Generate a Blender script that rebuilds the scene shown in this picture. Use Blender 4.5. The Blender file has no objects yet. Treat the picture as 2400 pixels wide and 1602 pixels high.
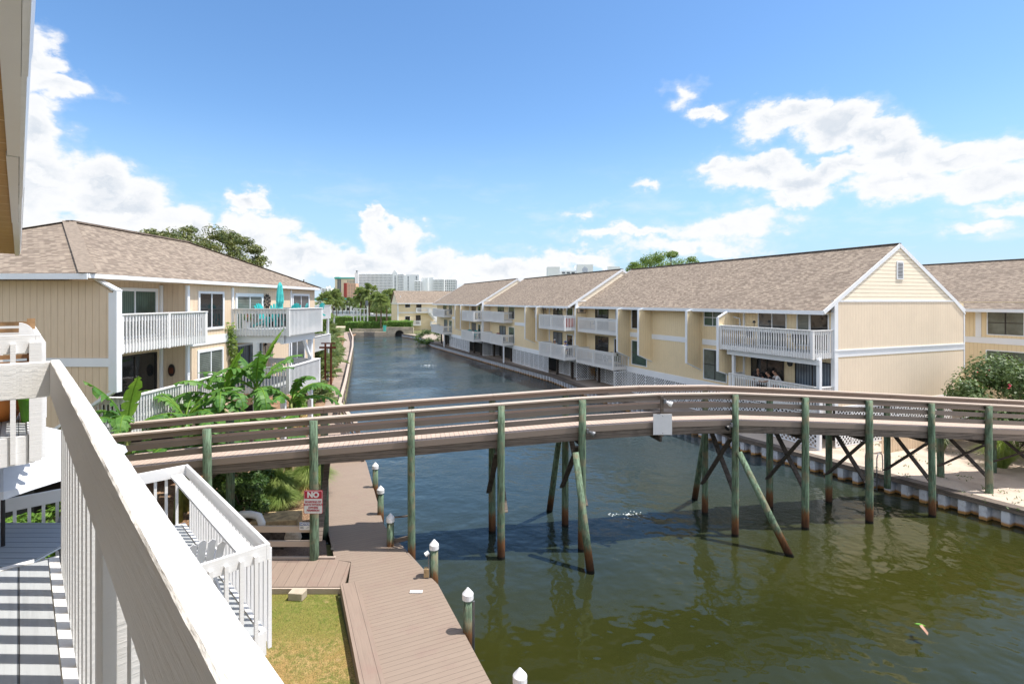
import bpy, bmesh, math, random
from mathutils import Vector, Matrix, noise
R = math.radians
rnd = random.Random(7)
SC = bpy.context.scene
COL = SC.collection

# ---------------- camera ----------------
cam_d = bpy.data.cameras.new('camera'); cam = bpy.data.objects.new('camera', cam_d); COL.objects.link(cam)
cam.location = (0, 0, 8.0); cam.rotation_euler = (R(90), 0, 0)
cam_d.sensor_width = 36; cam_d.lens = 18.0; cam_d.shift_y = -0.04
cam_d.clip_start = 0.05; cam_d.clip_end = 8000
SC.camera = cam

# ---------------- light ----------------
SUN_EL, SUN_AZ = 66.5, -1.0     # elevation; angle from +X towards +Y
sd = Vector((math.cos(R(SUN_EL)) * math.cos(R(SUN_AZ)), math.cos(R(SUN_EL)) * math.sin(R(SUN_AZ)), math.sin(R(SUN_EL))))
sl = bpy.data.lights.new('sun', 'SUN'); sl.energy = 3.3; sl.angle = R(0.5); sl.color = (1.0, 0.94, 0.86)
so = bpy.data.objects.new('sun', sl); COL.objects.link(so)
so.rotation_euler = sd.to_track_quat('Z', 'Y').to_euler()
SC.view_settings.view_transform = 'Standard'; SC.view_settings.look = 'None'
SC.view_settings.exposure = 0.98; SC.view_settings.gamma = 1.0

W = bpy.data.worlds.new('World'); SC.world = W; W.use_nodes = True
class NT:
    """tiny node-tree writer"""
    def __init__(s, nt): s.nt = nt; s.n = nt.nodes; s.l = nt.links
    def new(s, t, **k):
        nd = s.n.new(t)
        for a, b in k.items(): setattr(nd, a, b)
        return nd
    def put(s, sock, v):
        if isinstance(v, bpy.types.NodeSocket): s.l.new(v, sock)
        elif v is not None: sock.default_value = v
    def m(s, op, a, b=None, c=None, clamp=False):
        nd = s.new('ShaderNodeMath', operation=op, use_clamp=clamp)
        s.put(nd.inputs[0], a)
        if b is not None: s.put(nd.inputs[1], b)
        if c is not None: s.put(nd.inputs[2], c)
        return nd.outputs[0]
    def ramp(s, v, a, b, c=0.0, d=1.0, smooth=True):
        nd = s.new('ShaderNodeMapRange', interpolation_type='SMOOTHSTEP' if smooth else 'LINEAR')
        s.put(nd.inputs[0], v); s.put(nd.inputs[1], a); s.put(nd.inputs[2], b); s.put(nd.inputs[3], c); s.put(nd.inputs[4], d)
        return nd.outputs[0]
    def mix(s, f, a, b, bt='MIX'):
        nd = s.new('ShaderNodeMix', data_type='RGBA', blend_type=bt)
        s.put(nd.inputs[0], f)
        for i, x in ((6, a), (7, b)):
            if isinstance(x, tuple) and len(x) == 3: x = (*x, 1)
            s.put(nd.inputs[i], x)
        return nd.outputs[2]
    def noise(s, vec, scale, detail=3, rough=.5, out=0):
        nd = s.new('ShaderNodeTexNoise'); s.put(nd.inputs['Vector'], vec)
        nd.inputs['Scale'].default_value = scale; nd.inputs['Detail'].default_value = detail; nd.inputs['Roughness'].default_value = rough
        return nd.outputs[out]
    def comb(s, x, y, z=0.0):
        nd = s.new('ShaderNodeCombineXYZ'); s.put(nd.inputs[0], x); s.put(nd.inputs[1], y); s.put(nd.inputs[2], z); return nd.outputs[0]
    def sep(s, v):
        nd = s.new('ShaderNodeSeparateXYZ'); s.put(nd.inputs[0], v); return nd.outputs
    def vm(s, op, a, b=None):
        nd = s.new('ShaderNodeVectorMath', operation=op); s.put(nd.inputs[0], a)
        if b is not None: s.put(nd.inputs[1], b)
        return nd.outputs[1] if op in ('LENGTH', 'DISTANCE', 'DOT_PRODUCT') else nd.outputs[0]
    def bump(s, h, dist=.01, strength=1.0, normal=None):
        nd = s.new('ShaderNodeBump'); s.put(nd.inputs['Height'], h)
        nd.inputs['Distance'].default_value = dist; nd.inputs['Strength'].default_value = strength
        if normal is not None: s.put(nd.inputs['Normal'], normal)
        return nd.outputs[0]

def build_world():
    t = NT(W.node_tree); t.n.clear()
    out = t.new('ShaderNodeOutputWorld')
    sky = t.new('ShaderNodeTexSky', sky_type='NISHITA', sun_disc=False)
    sky.sun_elevation = R(SUN_EL); sky.sun_rotation = R(90 - SUN_AZ)
    sky.altitude = 0; sky.air_density = 1.0; sky.dust_density = .35; sky.ozone_density = 2.6
    bg = t.new('ShaderNodeBackground'); bg.inputs[1].default_value = 0.15
    hs = t.new('ShaderNodeHueSaturation'); hs.inputs['Saturation'].default_value = 1.16; hs.inputs['Value'].default_value = .73
    t.l.new(sky.outputs[0], hs.inputs['Color'])
    tc = t.new('ShaderNodeTexCoord'); d = t.sep(tc.outputs['Generated'])
    az = t.m('ARCTAN2', d[0], d[1]); el = t.m('ARCSINE', d[2])
    P = t.comb(az, el)
    def off(scale, amp, det):
        c = t.noise(t.vm('MULTIPLY', P, (1, 1.35, 1)), scale, det, .55, 1)
        return t.vm('MULTIPLY', t.vm('SUBTRACT', c, (.5, .5, .5)), (amp, amp * .8, 0))
    Q = t.vm('ADD', P, t.vm('ADD', off(6, .085, 2), off(24, .075, 7)))
    blobs = [(-0.753, 0.347, 0.040, 0.045, 1.00), (-0.731, 0.309, 0.060, 0.026, 1.00), (-0.746, 0.249, 0.048, 0.055, 1.00), (-0.760, 0.165, 0.078, 0.086, 1.00), (-0.680, 0.170, 0.073, 0.053, 1.00), (-0.644, 0.149, 0.072, 0.062, 1.00), (-0.728, 0.078, 0.135, 0.069, 1.00), (-0.570, 0.122, 0.073, 0.050, 1.00), (-0.509, 0.091, 0.092, 0.053, 1.00), (-0.472, 0.168, 0.034, 0.023, 0.90), (-0.464, 0.119, 0.063, 0.045, 0.90), (-0.395, 0.081, 0.103, 0.043, 1.00), (-0.270, 0.157, 0.019, 0.021, 0.90), (-0.257, 0.126, 0.037, 0.032, 1.00), (-0.217, 0.108, 0.067, 0.041, 1.00), (-0.284, 0.064, 0.112, 0.040, 1.00), (-0.157, 0.066, 0.146, 0.035, 0.90), (-0.025, 0.064, 0.177, 0.033, 0.80), (0.116, 0.083, 0.138, 0.020, 0.60), (0.325, 0.360, 0.025, 0.022, 0.42), (0.362, 0.330, 0.045, 0.016, 0.65), (0.464, 0.300, 0.071, 0.037, 1.00), (0.519, 0.310, 0.051, 0.034, 1.10), (0.565, 0.274, 0.073, 0.042, 1.10), (0.622, 0.258, 0.052, 0.032, 1.00), (0.649, 0.228, 0.056, 0.039, 1.00), (0.724, 0.215, 0.079, 0.035, 0.90), (0.781, 0.213, 0.052, 0.028, 0.90), (0.381, 0.243, 0.050, 0.023, 0.80), (0.440, 0.222, 0.088, 0.034, 1.00), (0.519, 0.200, 0.088, 0.030, 1.00), (0.594, 0.211, 0.077, 0.027, 0.90), (0.503, 0.169, 0.082, 0.022, 0.80), (0.649, 0.181, 0.095, 0.036, 0.90), (0.742, 0.167, 0.081, 0.037, 0.85), (0.764, 0.123, 0.063, 0.017, 0.50), (0.395, 0.130, 0.143, 0.032, 0.65), (0.229, 0.127, 0.150, 0.016, 0.60), (0.322, 0.102, 0.176, 0.021, 0.55), (0.133, 0.168, 0.041, 0.014, 0.42), (0.261, 0.218, 0.035, 0.012, 0.45), (0.737, 0.097, 0.049, 0.015, 0.55), (0.000, 0.037, 0.467, 0.021, 0.50)]
    acc = None
    for (a, e, ra, re, w) in blobs:
        v = t.vm('MULTIPLY', t.vm('SUBTRACT', Q, (a, e, 0)), (1 / ra, 1 / re, 0))
        x = t.m('MULTIPLY_ADD', t.vm('LENGTH', v), -w, 1.0 * w)
        acc = x if acc is None else t.m('MAXIMUM', acc, x)
    fine = t.noise(t.vm('MULTIPLY', P, (1, 1.6, 1)), 26, 7, .6)
    dens = t.m('ADD', acc, t.m('MULTIPLY', t.m('SUBTRACT', fine, .5), .75))
    mask = t.m('MAXIMUM', t.ramp(dens, -.01, .36), t.ramp(dens, -.22, .35, 0, .35))
    # softer veil low above the horizon
    veil = t.m('MULTIPLY', t.ramp(t.noise(t.vm('MULTIPLY', P, (1, 3.2, 1)), 5.5, 6, .6), .47, .75), t.m('MULTIPLY', t.ramp(el, .30, .05), .6))
    hz = t.ramp(el, .10, -.02, 0, .30)
    # unseen broken cumulus, added outside the view to brighten the shaded walls
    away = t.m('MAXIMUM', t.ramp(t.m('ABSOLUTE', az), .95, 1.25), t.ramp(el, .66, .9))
    fill_cloud = t.m('MULTIPLY', t.m('MULTIPLY', away, t.ramp(t.noise(tc.outputs['Generated'], 2.6, 5, .6), .42, .56)), t.ramp(el, -.05, .05))
    mask2 = t.m('MAXIMUM', t.m('MAXIMUM', t.m('MAXIMUM', mask, veil), hz), fill_cloud)
    # relief of the clouds: billows catch sun on top, grey in the folds
    n1 = t.noise(t.vm('MULTIPLY', Q, (1, 1.3, 1)), 11, 5, .6)
    n2 = t.noise(t.vm('ADD', t.vm('MULTIPLY', Q, (1, 1.3, 1)), (-.012, .02, 0)), 11, 5, .6)
    shade = t.m('ADD', t.ramp(t.m('SUBTRACT', n2, n1), -.10, .06, 0, .6), t.ramp(n1, .62, .36, 0, .5), clamp=True)
    core = t.ramp(dens, .35, 1.0)
    sh = t.m('MULTIPLY', t.m('MULTIPLY', shade, core), .9)
    ccol = t.mix(sh, (.97, .98, 1.0), (.66, .73, .82))
    bgc = t.new('ShaderNodeBackground'); t.put(bgc.inputs[0], ccol); t.put(bgc.inputs[1], t.m('MULTIPLY_ADD', away, .22, .52))  # the added clouds out of view are set brighter
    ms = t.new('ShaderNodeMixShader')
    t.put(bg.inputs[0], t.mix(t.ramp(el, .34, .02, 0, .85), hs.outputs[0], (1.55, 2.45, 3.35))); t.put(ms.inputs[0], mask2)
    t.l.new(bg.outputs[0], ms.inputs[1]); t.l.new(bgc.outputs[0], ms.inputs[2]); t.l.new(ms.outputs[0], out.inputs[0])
build_world()
SC.cycles.max_bounces = 6
try: W.cycles.sampling_method = 'MANUAL'; W.cycles.sample_map_resolution = 512
except Exception: pass

# ---------------- materials ----------------
MATS = {}
def material(name):
    m = bpy.data.materials.new(name); m.use_nodes = True
    t = NT(m.node_tree); b = t.n['Principled BSDF']; MATS[name] = m
    return m, t, b
def uvs(t):
    tc = t.new('ShaderNodeTexCoord'); return tc.outputs['UV'], tc.outputs['Object'], t.new('ShaderNodeNewGeometry').outputs['Position']
def simple(name, col, rough=.6, var=.12, scale=6, bump=0.0, spec=.4, metal=0):
    m, t, b = material(name); uv, ob, pos = uvs(t)
    n = t.noise(pos, scale, 4, .6)
    c2 = tuple(max(0, c * (1 - var * 2)) for c in col)
    t.put(b.inputs['Base Color'], t.mix(t.ramp(n, .35, .7), col, c2))
    b.inputs['Roughness'].default_value = rough; b.inputs['Specular IOR Level'].default_value = spec; b.inputs['Metallic'].default_value = metal
    if bump: t.put(b.inputs['Normal'], t.bump(t.noise(pos, scale * 8, 3), bump))
    return m
def siding(name, col, groove=.215, dark=.62, horizontal=False):
    m, t, b = material(name); uv, ob, pos = uvs(t); x = t.sep(uv)
    u = t.m('FRACT', t.m('DIVIDE', x[1] if horizontal else x[0], groove))
    g = t.ramp(t.m('ABSOLUTE', t.m('SUBTRACT', u, .5)), .47 if not horizontal else .44, .485)
    n = t.noise(t.vm('MULTIPLY', uv, (9, .8, 1) if not horizontal else (.8, 9, 1)), 2, 5, .65)
    big = t.noise(pos, .8, 3)
    idx = t.new('ShaderNodeTexWhiteNoise', noise_dimensions='1D'); t.put(idx.inputs['W'], t.m('FLOOR', t.m('DIVIDE', x[1] if horizontal else x[0], groove)))
    c = t.mix(t.ramp(n, .3, .75), col, tuple(q * .9 for q in col))
    c = t.mix(t.ramp(big, .4, .75, 0, .5), c, tuple(q * .86 for q in col))
    c = t.mix(t.m('MULTIPLY', idx.outputs[0], .35), c, tuple(q * .9 for q in col))
    c = t.mix(t.m('MULTIPLY', g, 1 - dark * .6), c, (col[0] * .55, col[1] * .40, col[2] * .28))
    t.put(b.inputs['Base Color'], c); b.inputs['Roughness'].default_value = .75; b.inputs['Specular IOR Level'].default_value = .25
    h = t.m('SUBTRACT', t.m('MULTIPLY', n, .15), g)
    if horizontal: h = t.m('ADD', h, t.m('MULTIPLY', t.m('SUBTRACT', 1.0, u), 1.6))
    t.put(b.inputs['Normal'], t.bump(h, .012 if horizontal else .008))
    return m
def shingles(name, c1, c2, c3):
    m, t, b = material(name); uv, ob, pos = uvs(t)
    br = t.new('ShaderNodeTexBrick'); br.offset = .5; br.squash = 1
    t.put(br.inputs['Vector'], t.vm('ADD', t.vm('MULTIPLY', uv, (1, 1, 1)), t.vm('MULTIPLY', t.noise(uv, 3, 2, .5, 1), (.02, .006, 0))))
    br.inputs['Scale'].default_value = 1; br.inputs['Brick Width'].default_value = .2; br.inputs['Row Height'].default_value = .11
    br.inputs['Mortar Size'].default_value = .006; br.inputs['Mortar Smooth'].default_value = .3; br.inputs['Bias'].default_value = 0
    br.inputs['Color1'].default_value = (0, 0, 0, 1); br.inputs['Color2'].default_value = (1, 1, 1, 1); br.inputs['Mortar'].default_value = (.5, .5, .5, 1)
    v = t.sep(br.outputs['Color'])[0]
    st = t.noise(t.vm('MULTIPLY', uv, (1.4, 7.2, 1)), 2.6, 4, .7)
    k = t.m('ADD', t.m('MULTIPLY', v, .62), t.m('MULTIPLY', st, .42))
    c = t.mix(t.ramp(k, .30, .52), c1, c2); c = t.mix(t.ramp(k, .55, .78), c, c3)
    pk = t.noise(t.vm('MULTIPLY', uv, (1.2, 7.2, 1)), 1.7, 3, .6)
    c = t.mix(t.ramp(pk, .55, .75, 0, .45), c, (.25, .17, .14))
    c = t.mix(t.m('MULTIPLY', br.outputs['Fac'], .55), c, (.06, .05, .045))
    c = t.mix(t.ramp(t.noise(pos, .35, 4), .45, .75, 0, .25), c, (.16, .13, .11))
    t.put(b.inputs['Base Color'], c); b.inputs['Roughness'].default_value = .95; b.inputs['Specular IOR Level'].default_value = .12
    y = t.m('FRACT', t.m('DIVIDE', t.sep(uv)[1], .11))
    t.put(b.inputs['Normal'], t.bump(t.m('ADD', t.m('SUBTRACT', 1.0, y), t.m('MULTIPLY', t.noise(pos, 60, 2), .6)), .012))
    return m
def planks(name, col, per=.14, along='v', var=.25, gap=.06, rough=.7, grain=1.0, dirt=None):
    """boards of width per; the seam runs along v (seams at steps of u) or along u"""
    m, t, b = material(name); uv, ob, pos = uvs(t); x = t.sep(uv)
    a, l = (x[0], x[1]) if along == 'v' else (x[1], x[0])
    q = t.m('DIVIDE', a, per); f = t.m('FRACT', q); i = t.m('FLOOR', q)
    wn = t.new('ShaderNodeTexWhiteNoise', noise_dimensions='1D'); t.put(wn.inputs['W'], i)
    g = t.ramp(t.m('ABSOLUTE', t.m('SUBTRACT', f, .5)), .5 - gap, .5 - gap * .35)
    gr = t.noise(t.comb(t.m('MULTIPLY', a, 22), t.m('ADD', t.m('MULTIPLY', l, 1.3), t.m('MULTIPLY', wn.outputs[0], 30))), 1.0, 5, .65)
    c = t.mix(t.m('MULTIPLY', wn.outputs[0], var * 1.6), col, tuple(z * .72 for z in col))
    c = t.mix(t.ramp(gr, .42, .72, 0, var * 1.8 * grain), c, tuple(z * .55 for z in col))
    if dirt: c = t.mix(t.ramp(t.noise(pos, 1.6, 5, .65), .5, .72, 0, .65), c, dirt)
    c = t.mix(t.m('MULTIPLY', g, .85), c, tuple(z * .12 for z in col))
    t.put(b.inputs['Base Color'], c); b.inputs['Roughness'].default_value = rough; b.inputs['Specular IOR Level'].default_value = .3
    t.put(b.inputs['Normal'], t.bump(t.m('SUBTRACT', t.m('MULTIPLY', gr, -.35 * grain), g), .006))
    return m
def painted(name, col, wear, rough=.55, ws=.62):
    """paint over wood: brush grain, a few worn and dirty spots"""
    m, t, b = material(name); uv, ob, pos = uvs(t)
    n1 = t.noise(t.vm('MULTIPLY', uv, (1, 14, 1)), 4, 5, .7)
    n2 = t.noise(pos, 7, 6, .7); n3 = t.noise(pos, 1.3, 3)
    c = t.mix(t.ramp(n3, .4, .7, 0, .5), col, tuple(z * .93 for z in col))
    c = t.mix(t.ramp(n1, .6, .82, 0, .35), c, wear); c = t.mix(t.ramp(n2, ws, .8, 0, .8), c, wear)
    t.put(b.inputs['Base Color'], c); b.inputs['Roughness'].default_value = rough; b.inputs['Specular IOR Level'].default_value = .35
    t.put(b.inputs['Normal'], t.bump(t.m('ADD', n1, t.m('MULTIPLY', n2, .5)), .003))
    return m
def leafmat(name, c1, c2, trans=.35, scale=1.5, rough=.5):
    m, t, b = material(name); uv, ob, pos = uvs(t)
    n = t.noise(pos, scale, 4, .6); k = t.noise(pos, scale * 9, 2)
    c = t.mix(t.ramp(t.m('ADD', t.m('MULTIPLY', n, .6), t.m('MULTIPLY', k, .4)), .38, .62), c1, c2)
    t.put(b.inputs['Base Color'], c); b.inputs['Roughness'].default_value = rough; b.inputs['Specular IOR Level'].default_value = .35
    tr = t.new('ShaderNodeBsdfTranslucent'); t.put(tr.inputs[0], t.mix(.5, c, (c2[0] * 1.3, c2[1] * 1.4, c2[2] * .6)))
    mx = t.new('ShaderNodeMixShader'); mx.inputs[0].default_value = trans
    t.l.new(b.outputs[0], mx.inputs[1]); t.l.new(tr.outputs[0], mx.inputs[2]); t.l.new(mx.outputs[0], t.n['Material Output'].inputs[0])
    return m

def build_materials():
    siding('siding_yellow', (.86, .71, .47)); siding('siding_beige', (.76, .61, .45)); siding('siding_cream', (.86, .73, .57))
    siding('siding_lap', (.88, .79, .64), groove=.2, horizontal=True)
    shingles('roof_shingles', (.175, .142, .115), (.245, .20, .162), (.315, .262, .21))
    simple('ridge_cap', (.21, .165, .135), .9, .2, 8); simple('hip_cap', (.24, .195, .155), .9, .15, 8)
    painted('trim_white', (.80, .83, .87), (.45, .45, .44), ws=.72)
    painted('rail_white', (.80, .80, .80), (.42, .40, .36), ws=.70)
    painted('rail_near', (.82, .81, .78), (.52, .49, .45), ws=.70, rough=.5)
    painted('post_near', (.74, .735, .72), (.45, .43, .40), ws=.66)
    planks('deck_grey', (.40, .42, .43), .14, 'v', .18, .035, .65)
    planks('deck_near', (.40, .42, .43), .145, 'v', .16, .035, .6, 1.3, (.30, .31, .32))
    planks('deck_blue', (.36, .41, .47), .14, 'u', .12, .04)
    planks('dock_boards', (.265, .207, .165), .145, 'v', .10, .02, .8, 1.2, (.24, .175, .145))
    planks('dock_edge', (.275, .21, .168), .29, 'v', .12, .014, .8, 1.4, (.25, .17, .14))
    planks('bridge_deck', (.50, .395, .33), .145, 'v', .15, .04)
    painted('bridge_board', (.235, .19, .16), (.15, .11, .10), .7, .6); painted('bridge_cap', (.47, .385, .32), (.30, .22, .19), .65, .6)
    planks('old_timber', (.20, .165, .14), .11, 'u', .5, .05, .9, 1.6, (.07, .06, .055))
    simple('dark_timber', (.085, .07, .06), .9, .3, 9, .004)
    # treated piles: green, brown streaks, rust-orange and black bands by the water
    for nm_, water in (('treated_pile', 1), ('treated_post', 0)):
     m, t, b = material(nm_); uv, ob, pos = uvs(t); p = t.sep(pos)
     s = t.noise(t.vm('MULTIPLY', pos, (14, 14, 1.6)), 1.3, 5, .7); s2 = t.noise(pos, 3, 4)
     c = t.mix(t.ramp(s, .38, .62), (.17, .255, .175), (.075, .105, .07)); c = t.mix(t.ramp(s2, .48, .68, 0, .75), c, (.22, .19, .125))
     c = t.mix(t.ramp(t.noise(t.vm('MULTIPLY', pos, (20, 20, 1)), 2.0, 3, .6), .62, .7, 0, .8), c, (.03, .035, .025))
     zz = t.m('ADD', p[2], t.m('MULTIPLY', t.m('SUBTRACT', s, .5), .9))
     rz = t.ramp(zz, .80, .5, 0, water); c = t.mix(rz, c, (.16, .075, .032)); c = t.mix(t.ramp(zz, .60, .15, 0, .85 * water), c, (.05, .024, .014))
     c = t.mix(t.ramp(p[2], .13, .06), c, (.012, .012, .010))
     t.put(b.inputs['Base Color'], c); b.inputs['Roughness'].default_value = .85; b.inputs['Specular IOR Level'].default_value = .2
     t.put(b.inputs['Normal'], t.bump(s, .012))
    # vinyl sheet piling
    m, t, b = material('sheet_piling'); uv, ob, pos = uvs(t); p = t.sep(pos); s = t.noise(pos, 5, 4, .6)
    zz = t.m('ADD', p[2], t.m('MULTIPLY', t.m('SUBTRACT', s, .5), .14))
    c = t.mix(t.ramp(s, .4, .75), (.60, .63, .70), (.42, .44, .48)); c = t.mix(t.ramp(zz, .17, .08), c, (.45, .24, .08)); c = t.mix(t.ramp(zz, .05, .0), c, (.03, .025, .015))
    t.put(b.inputs['Base Color'], c); b.inputs['Roughness'].default_value = .5
    # window glass with and without blinds
    for nm, col, stripes in (('glass_dark', (.018, .02, .022), 0), ('glass_blinds', (.17, .20, .18), 1), ('glass_green', (.07, .13, .105), 3), ('glass_curtain', (.16, .2, .25), 2), ('glass_grey', (.10, .11, .12), 0)):
        m, t, b = material(nm); uv, ob, pos = uvs(t); x = t.sep(uv)
        c = t.mix(t.ramp(t.noise(pos, .9, 3), .4, .7), col, tuple(q * .45 for q in col))
        if stripes == 1:
            f = t.m('ABSOLUTE', t.m('SUBTRACT', t.m('FRACT', t.m('DIVIDE', x[1], .075)), .5)); c = t.mix(t.ramp(f, .36, .44), c, (.03, .04, .04))
        if stripes == 3:
            f = t.m('ABSOLUTE', t.m('SUBTRACT', t.m('FRACT', t.m('DIVIDE', x[0], .09)), .5)); c = t.mix(t.ramp(f, .2, .5, 0, .7), c, (.02, .04, .035))
        if stripes == 2:
            f = t.m('ABSOLUTE', t.m('SUBTRACT', t.m('FRACT', t.m('DIVIDE', x[0], .16)), .5)); c = t.mix(t.ramp(f, .1, .45), c, (.05, .07, .10))
        t.put(b.inputs['Base Color'], c); b.inputs['Roughness'].default_value = .06; b.inputs['Specular IOR Level'].default_value = .7
        if stripes: b.inputs['Roughness'].default_value = .18
        t.put(b.inputs['Normal'], t.bump(t.noise(pos, 1.2, 2), .01))
    simple('frame_bronze', (.035, .03, .03), .5, .1); simple('black_metal', (.02, .02, .022), .4, .1)
    simple('concrete', (.50, .43, .33), .9, .2, 1.2, .004); simple('concrete_pale', (.56, .46, .35), .9, .14, 1.0, .003)
    simple('path_concrete', (.36, .285, .24), .9, .14, 1.0, .004)
    simple('white_plastic', (.80, .80, .80), .35, .04); simple('pile_cap', (.80, .81, .83), .35, .05, 4)
    simple('teal_plastic', (.03, .42, .42), .4, .1); simple('teal_fabric', (.10, .60, .58), .8, .1); simple('green_mesh', (.08, .10, .05), .7, .1)
    simple('tan_wood', (.36, .22, .11), .7, .25, 5); simple('rust_brown', (.14, .04, .02), .8, .2); simple('red_paint', (.30, .02, .03), .6, .15)
    simple('timber_block', (.52, .37, .20), .85, .25, 5); simple('stone', (.52, .46, .38), .9, .2, 5, .01); simple('white_stucco', (.82, .82, .82), .7, .05, .05)
    simple('orange', (.65, .22, .05), .6, .1); simple('pink', (.70, .18, .30), .6, .1); simple('lime', (.10, .30, .02), .5, .1)
    simple('skin', (.45, .25, .17), .6, .08, 10); simple('hair_dark', (.03, .02, .015), .7, .1); simple('hair_grey', (.20, .18, .17), .7, .1)
    simple('cloth_black', (.02, .02, .025), .8, .1); simple('cloth_white', (.72, .72, .74), .8, .06); simple('cloth_blue', (.04, .12, .42), .8, .1); simple('cloth_khaki', (.34, .34, .30), .8, .1)
    simple('cloth_red', (.45, .03, .02), .8, .1); simple('umbrella_white', (.66, .69, .74), .75, .05, 3)
    simple('wicker', (.30, .32, .35), .8, .25, 40, .01); simple('blue_toy', (.02, .06, .5), .5, .1)
    simple('sign_white', (.72, .73, .76), .4, .03); simple('sign_red', (.42, .03, .06), .45, .05); simple('sign_blue', (.02, .09, .33), .45, .05); simple('ink_black', (.02, .02, .02), .6, 0)
    simple('metal_grey', (.22, .23, .25), .45, .1, 5, 0, .5, .6)
    simple('hotel_white', (.90, .91, .93), .8, .06, .03); simple('hotel_cream', (.80, .68, .50), .8, .06, .03); simple('hotel_pink', (.80, .50, .36), .8, .06, .03)
    simple('hotel_red', (.36, .07, .06), .8, .06, .03); simple('hotel_shade', (.17, .19, .22), .6, .2, .03); simple('hotel_teal', (.08, .48, .42), .7, .06, .03)
    simple('bark', (.15, .11, .08), .95, .3, 6, .02); simple('palm_bark', (.22, .16, .11), .95, .35, 7, .03); simple('banana_stem', (.22, .25, .06), .6, .25, 5)
    leafmat('leaf_banana', (.045, .14, .03), (.12, .26, .045), .3, 1.2, .5); leafmat('leaf_banana_young', (.13, .27, .03), (.22, .38, .05), .4, 1.2, .5)
    leafmat('leaf_magnolia', (.05, .085, .02), (.19, .20, .06), .15, 1.2, .4); leafmat('leaf_bright', (.07, .14, .025), (.20, .28, .06), .3, .8)
    leafmat('leaf_dark', (.035, .08, .02), (.13, .20, .05), .2, .9); leafmat('leaf_hedge', (.06, .15, .02), (.20, .34, .05), .25, .7)
    leafmat('leaf_palm', (.13, .20, .07), (.34, .40, .16), .25, .6, .45); leafmat('leaf_palmetto', (.13, .19, .09), (.34, .40, .20), .25, 1.5, .45)
    leafmat('leaf_oleander', (.05, .09, .03), (.14, .20, .07), .2, 2); leafmat('grass_fine', (.16, .24, .06), (.30, .36, .12), .4, 2); leafmat('grass_dry', (.40, .30, .12), (.55, .42, .2), .3, 2)
    simple('flower_pink', (.7, .06, .12), .6, .1)
    # ground kinds
    m, t, b = material('lawn'); uv, ob, pos = uvs(t)
    f = t.noise(pos, 45, 3, .7); g = t.noise(pos, 1.4, 5, .65); h = t.noise(pos, 9, 4, .6)
    py = t.ramp(t.m('ADD', t.sep(pos)[1], t.m('MULTIPLY', t.m('SUBTRACT', g, .5), 2.2)), 10.9, 12.2)
    c = t.mix(t.ramp(h, .40, .60), (.46, .33, .14), (.22, .22, .06)); c = t.mix(t.ramp(g, .40, .60, 0, .85), c, (.44, .28, .11)); c = t.mix(t.m('MULTIPLY', py, .6), c, (.14, .21, .03))
    c = t.mix(t.ramp(f, .42, .62, 0, .75), c, (.10, .085, .03)); c = t.mix(t.ramp(t.noise(pos, 3.1, 3), .66, .76, 0, .7), c, (.45, .32, .17))
    t.put(b.inputs['Base Color'], c); b.inputs['Roughness'].default_value = 1; b.inputs['Specular IOR Level'].default_value = .1; t.put(b.inputs['Normal'], t.bump(f, .03))
    m, t, b = material('mulch'); uv, ob, pos = uvs(t)
    v = t.new('ShaderNodeTexVoronoi'); t.put(v.inputs['Vector'], t.vm('MULTIPLY', pos, (1, .5, 1))); v.inputs['Scale'].default_value = 26
    f = t.noise(pos, 20, 5, .7); c = t.mix(t.ramp(f, .35, .7), (.26, .14, .075), (.11, .06, .04)); c = t.mix(t.ramp(t.noise(pos, 1.1, 4), .42, .68, 0, .8), c, (.42, .28, .18))
    c = t.mix(t.ramp(t.sep(v.outputs['Color'])[0], .6, .9, 0, .6), c, (.48, .33, .20))
    t.put(b.inputs['Base Color'], c); b.inputs['Roughness'].default_value = 1; t.put(b.inputs['Normal'], t.bump(t.m('ADD', f, v.outputs['Distance']), .04))
    m, t, b = material('gravel'); uv, ob, pos = uvs(t); f = t.noise(pos, 35, 4, .7)
    t.put(b.inputs['Base Color'], t.mix(t.ramp(f, .35, .7), (.22, .16, .125), (.09, .065, .055))); b.inputs['Roughness'].default_value = 1; t.put(b.inputs['Normal'], t.bump(f, .03))
    m, t, b = material('sand'); uv, ob, pos = uvs(t); f = t.noise(pos, 30, 5, .7); g = t.noise(pos, .7, 5, .6); h = t.noise(pos, 4, 5, .7)
    c = t.mix(t.ramp(g, .4, .68), (.60, .51, .43), (.48, .39, .32)); c = t.mix(t.ramp(h, .62, .74, 0, .7), c, (.24, .17, .10)); c = t.mix(t.ramp(f, .5, .75, 0, .35), c, (.33, .25, .18))
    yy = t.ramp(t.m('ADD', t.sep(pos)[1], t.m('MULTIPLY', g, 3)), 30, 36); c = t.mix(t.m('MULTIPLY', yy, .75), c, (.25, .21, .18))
    t.put(b.inputs['Base Color'], c); b.inputs['Roughness'].default_value = 1; b.inputs['Specular IOR Level'].default_value = .1; t.put(b.inputs['Normal'], t.bump(t.m('ADD', f, t.m('MULTIPLY', h, 2)), .03))
    simple('ground_far', (.16, .17, .07), 1, .3, .05); simple('asphalt', (.10, .10, .10), .9, .1, .4)
    # canal water: murky green body under a rippled surface
    m, t, b = material('canal_water'); uv, ob, pos = uvs(t); p = t.sep(pos)
    big = t.noise(pos, .09, 3, .5)
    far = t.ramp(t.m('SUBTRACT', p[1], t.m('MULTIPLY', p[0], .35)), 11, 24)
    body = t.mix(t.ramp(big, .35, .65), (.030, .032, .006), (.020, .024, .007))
    body = t.mix(t.m('MULTIPLY', far, .7), body, (.024, .046, .064))  # blue sky reflection painted into the body colour of the farther water
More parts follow.
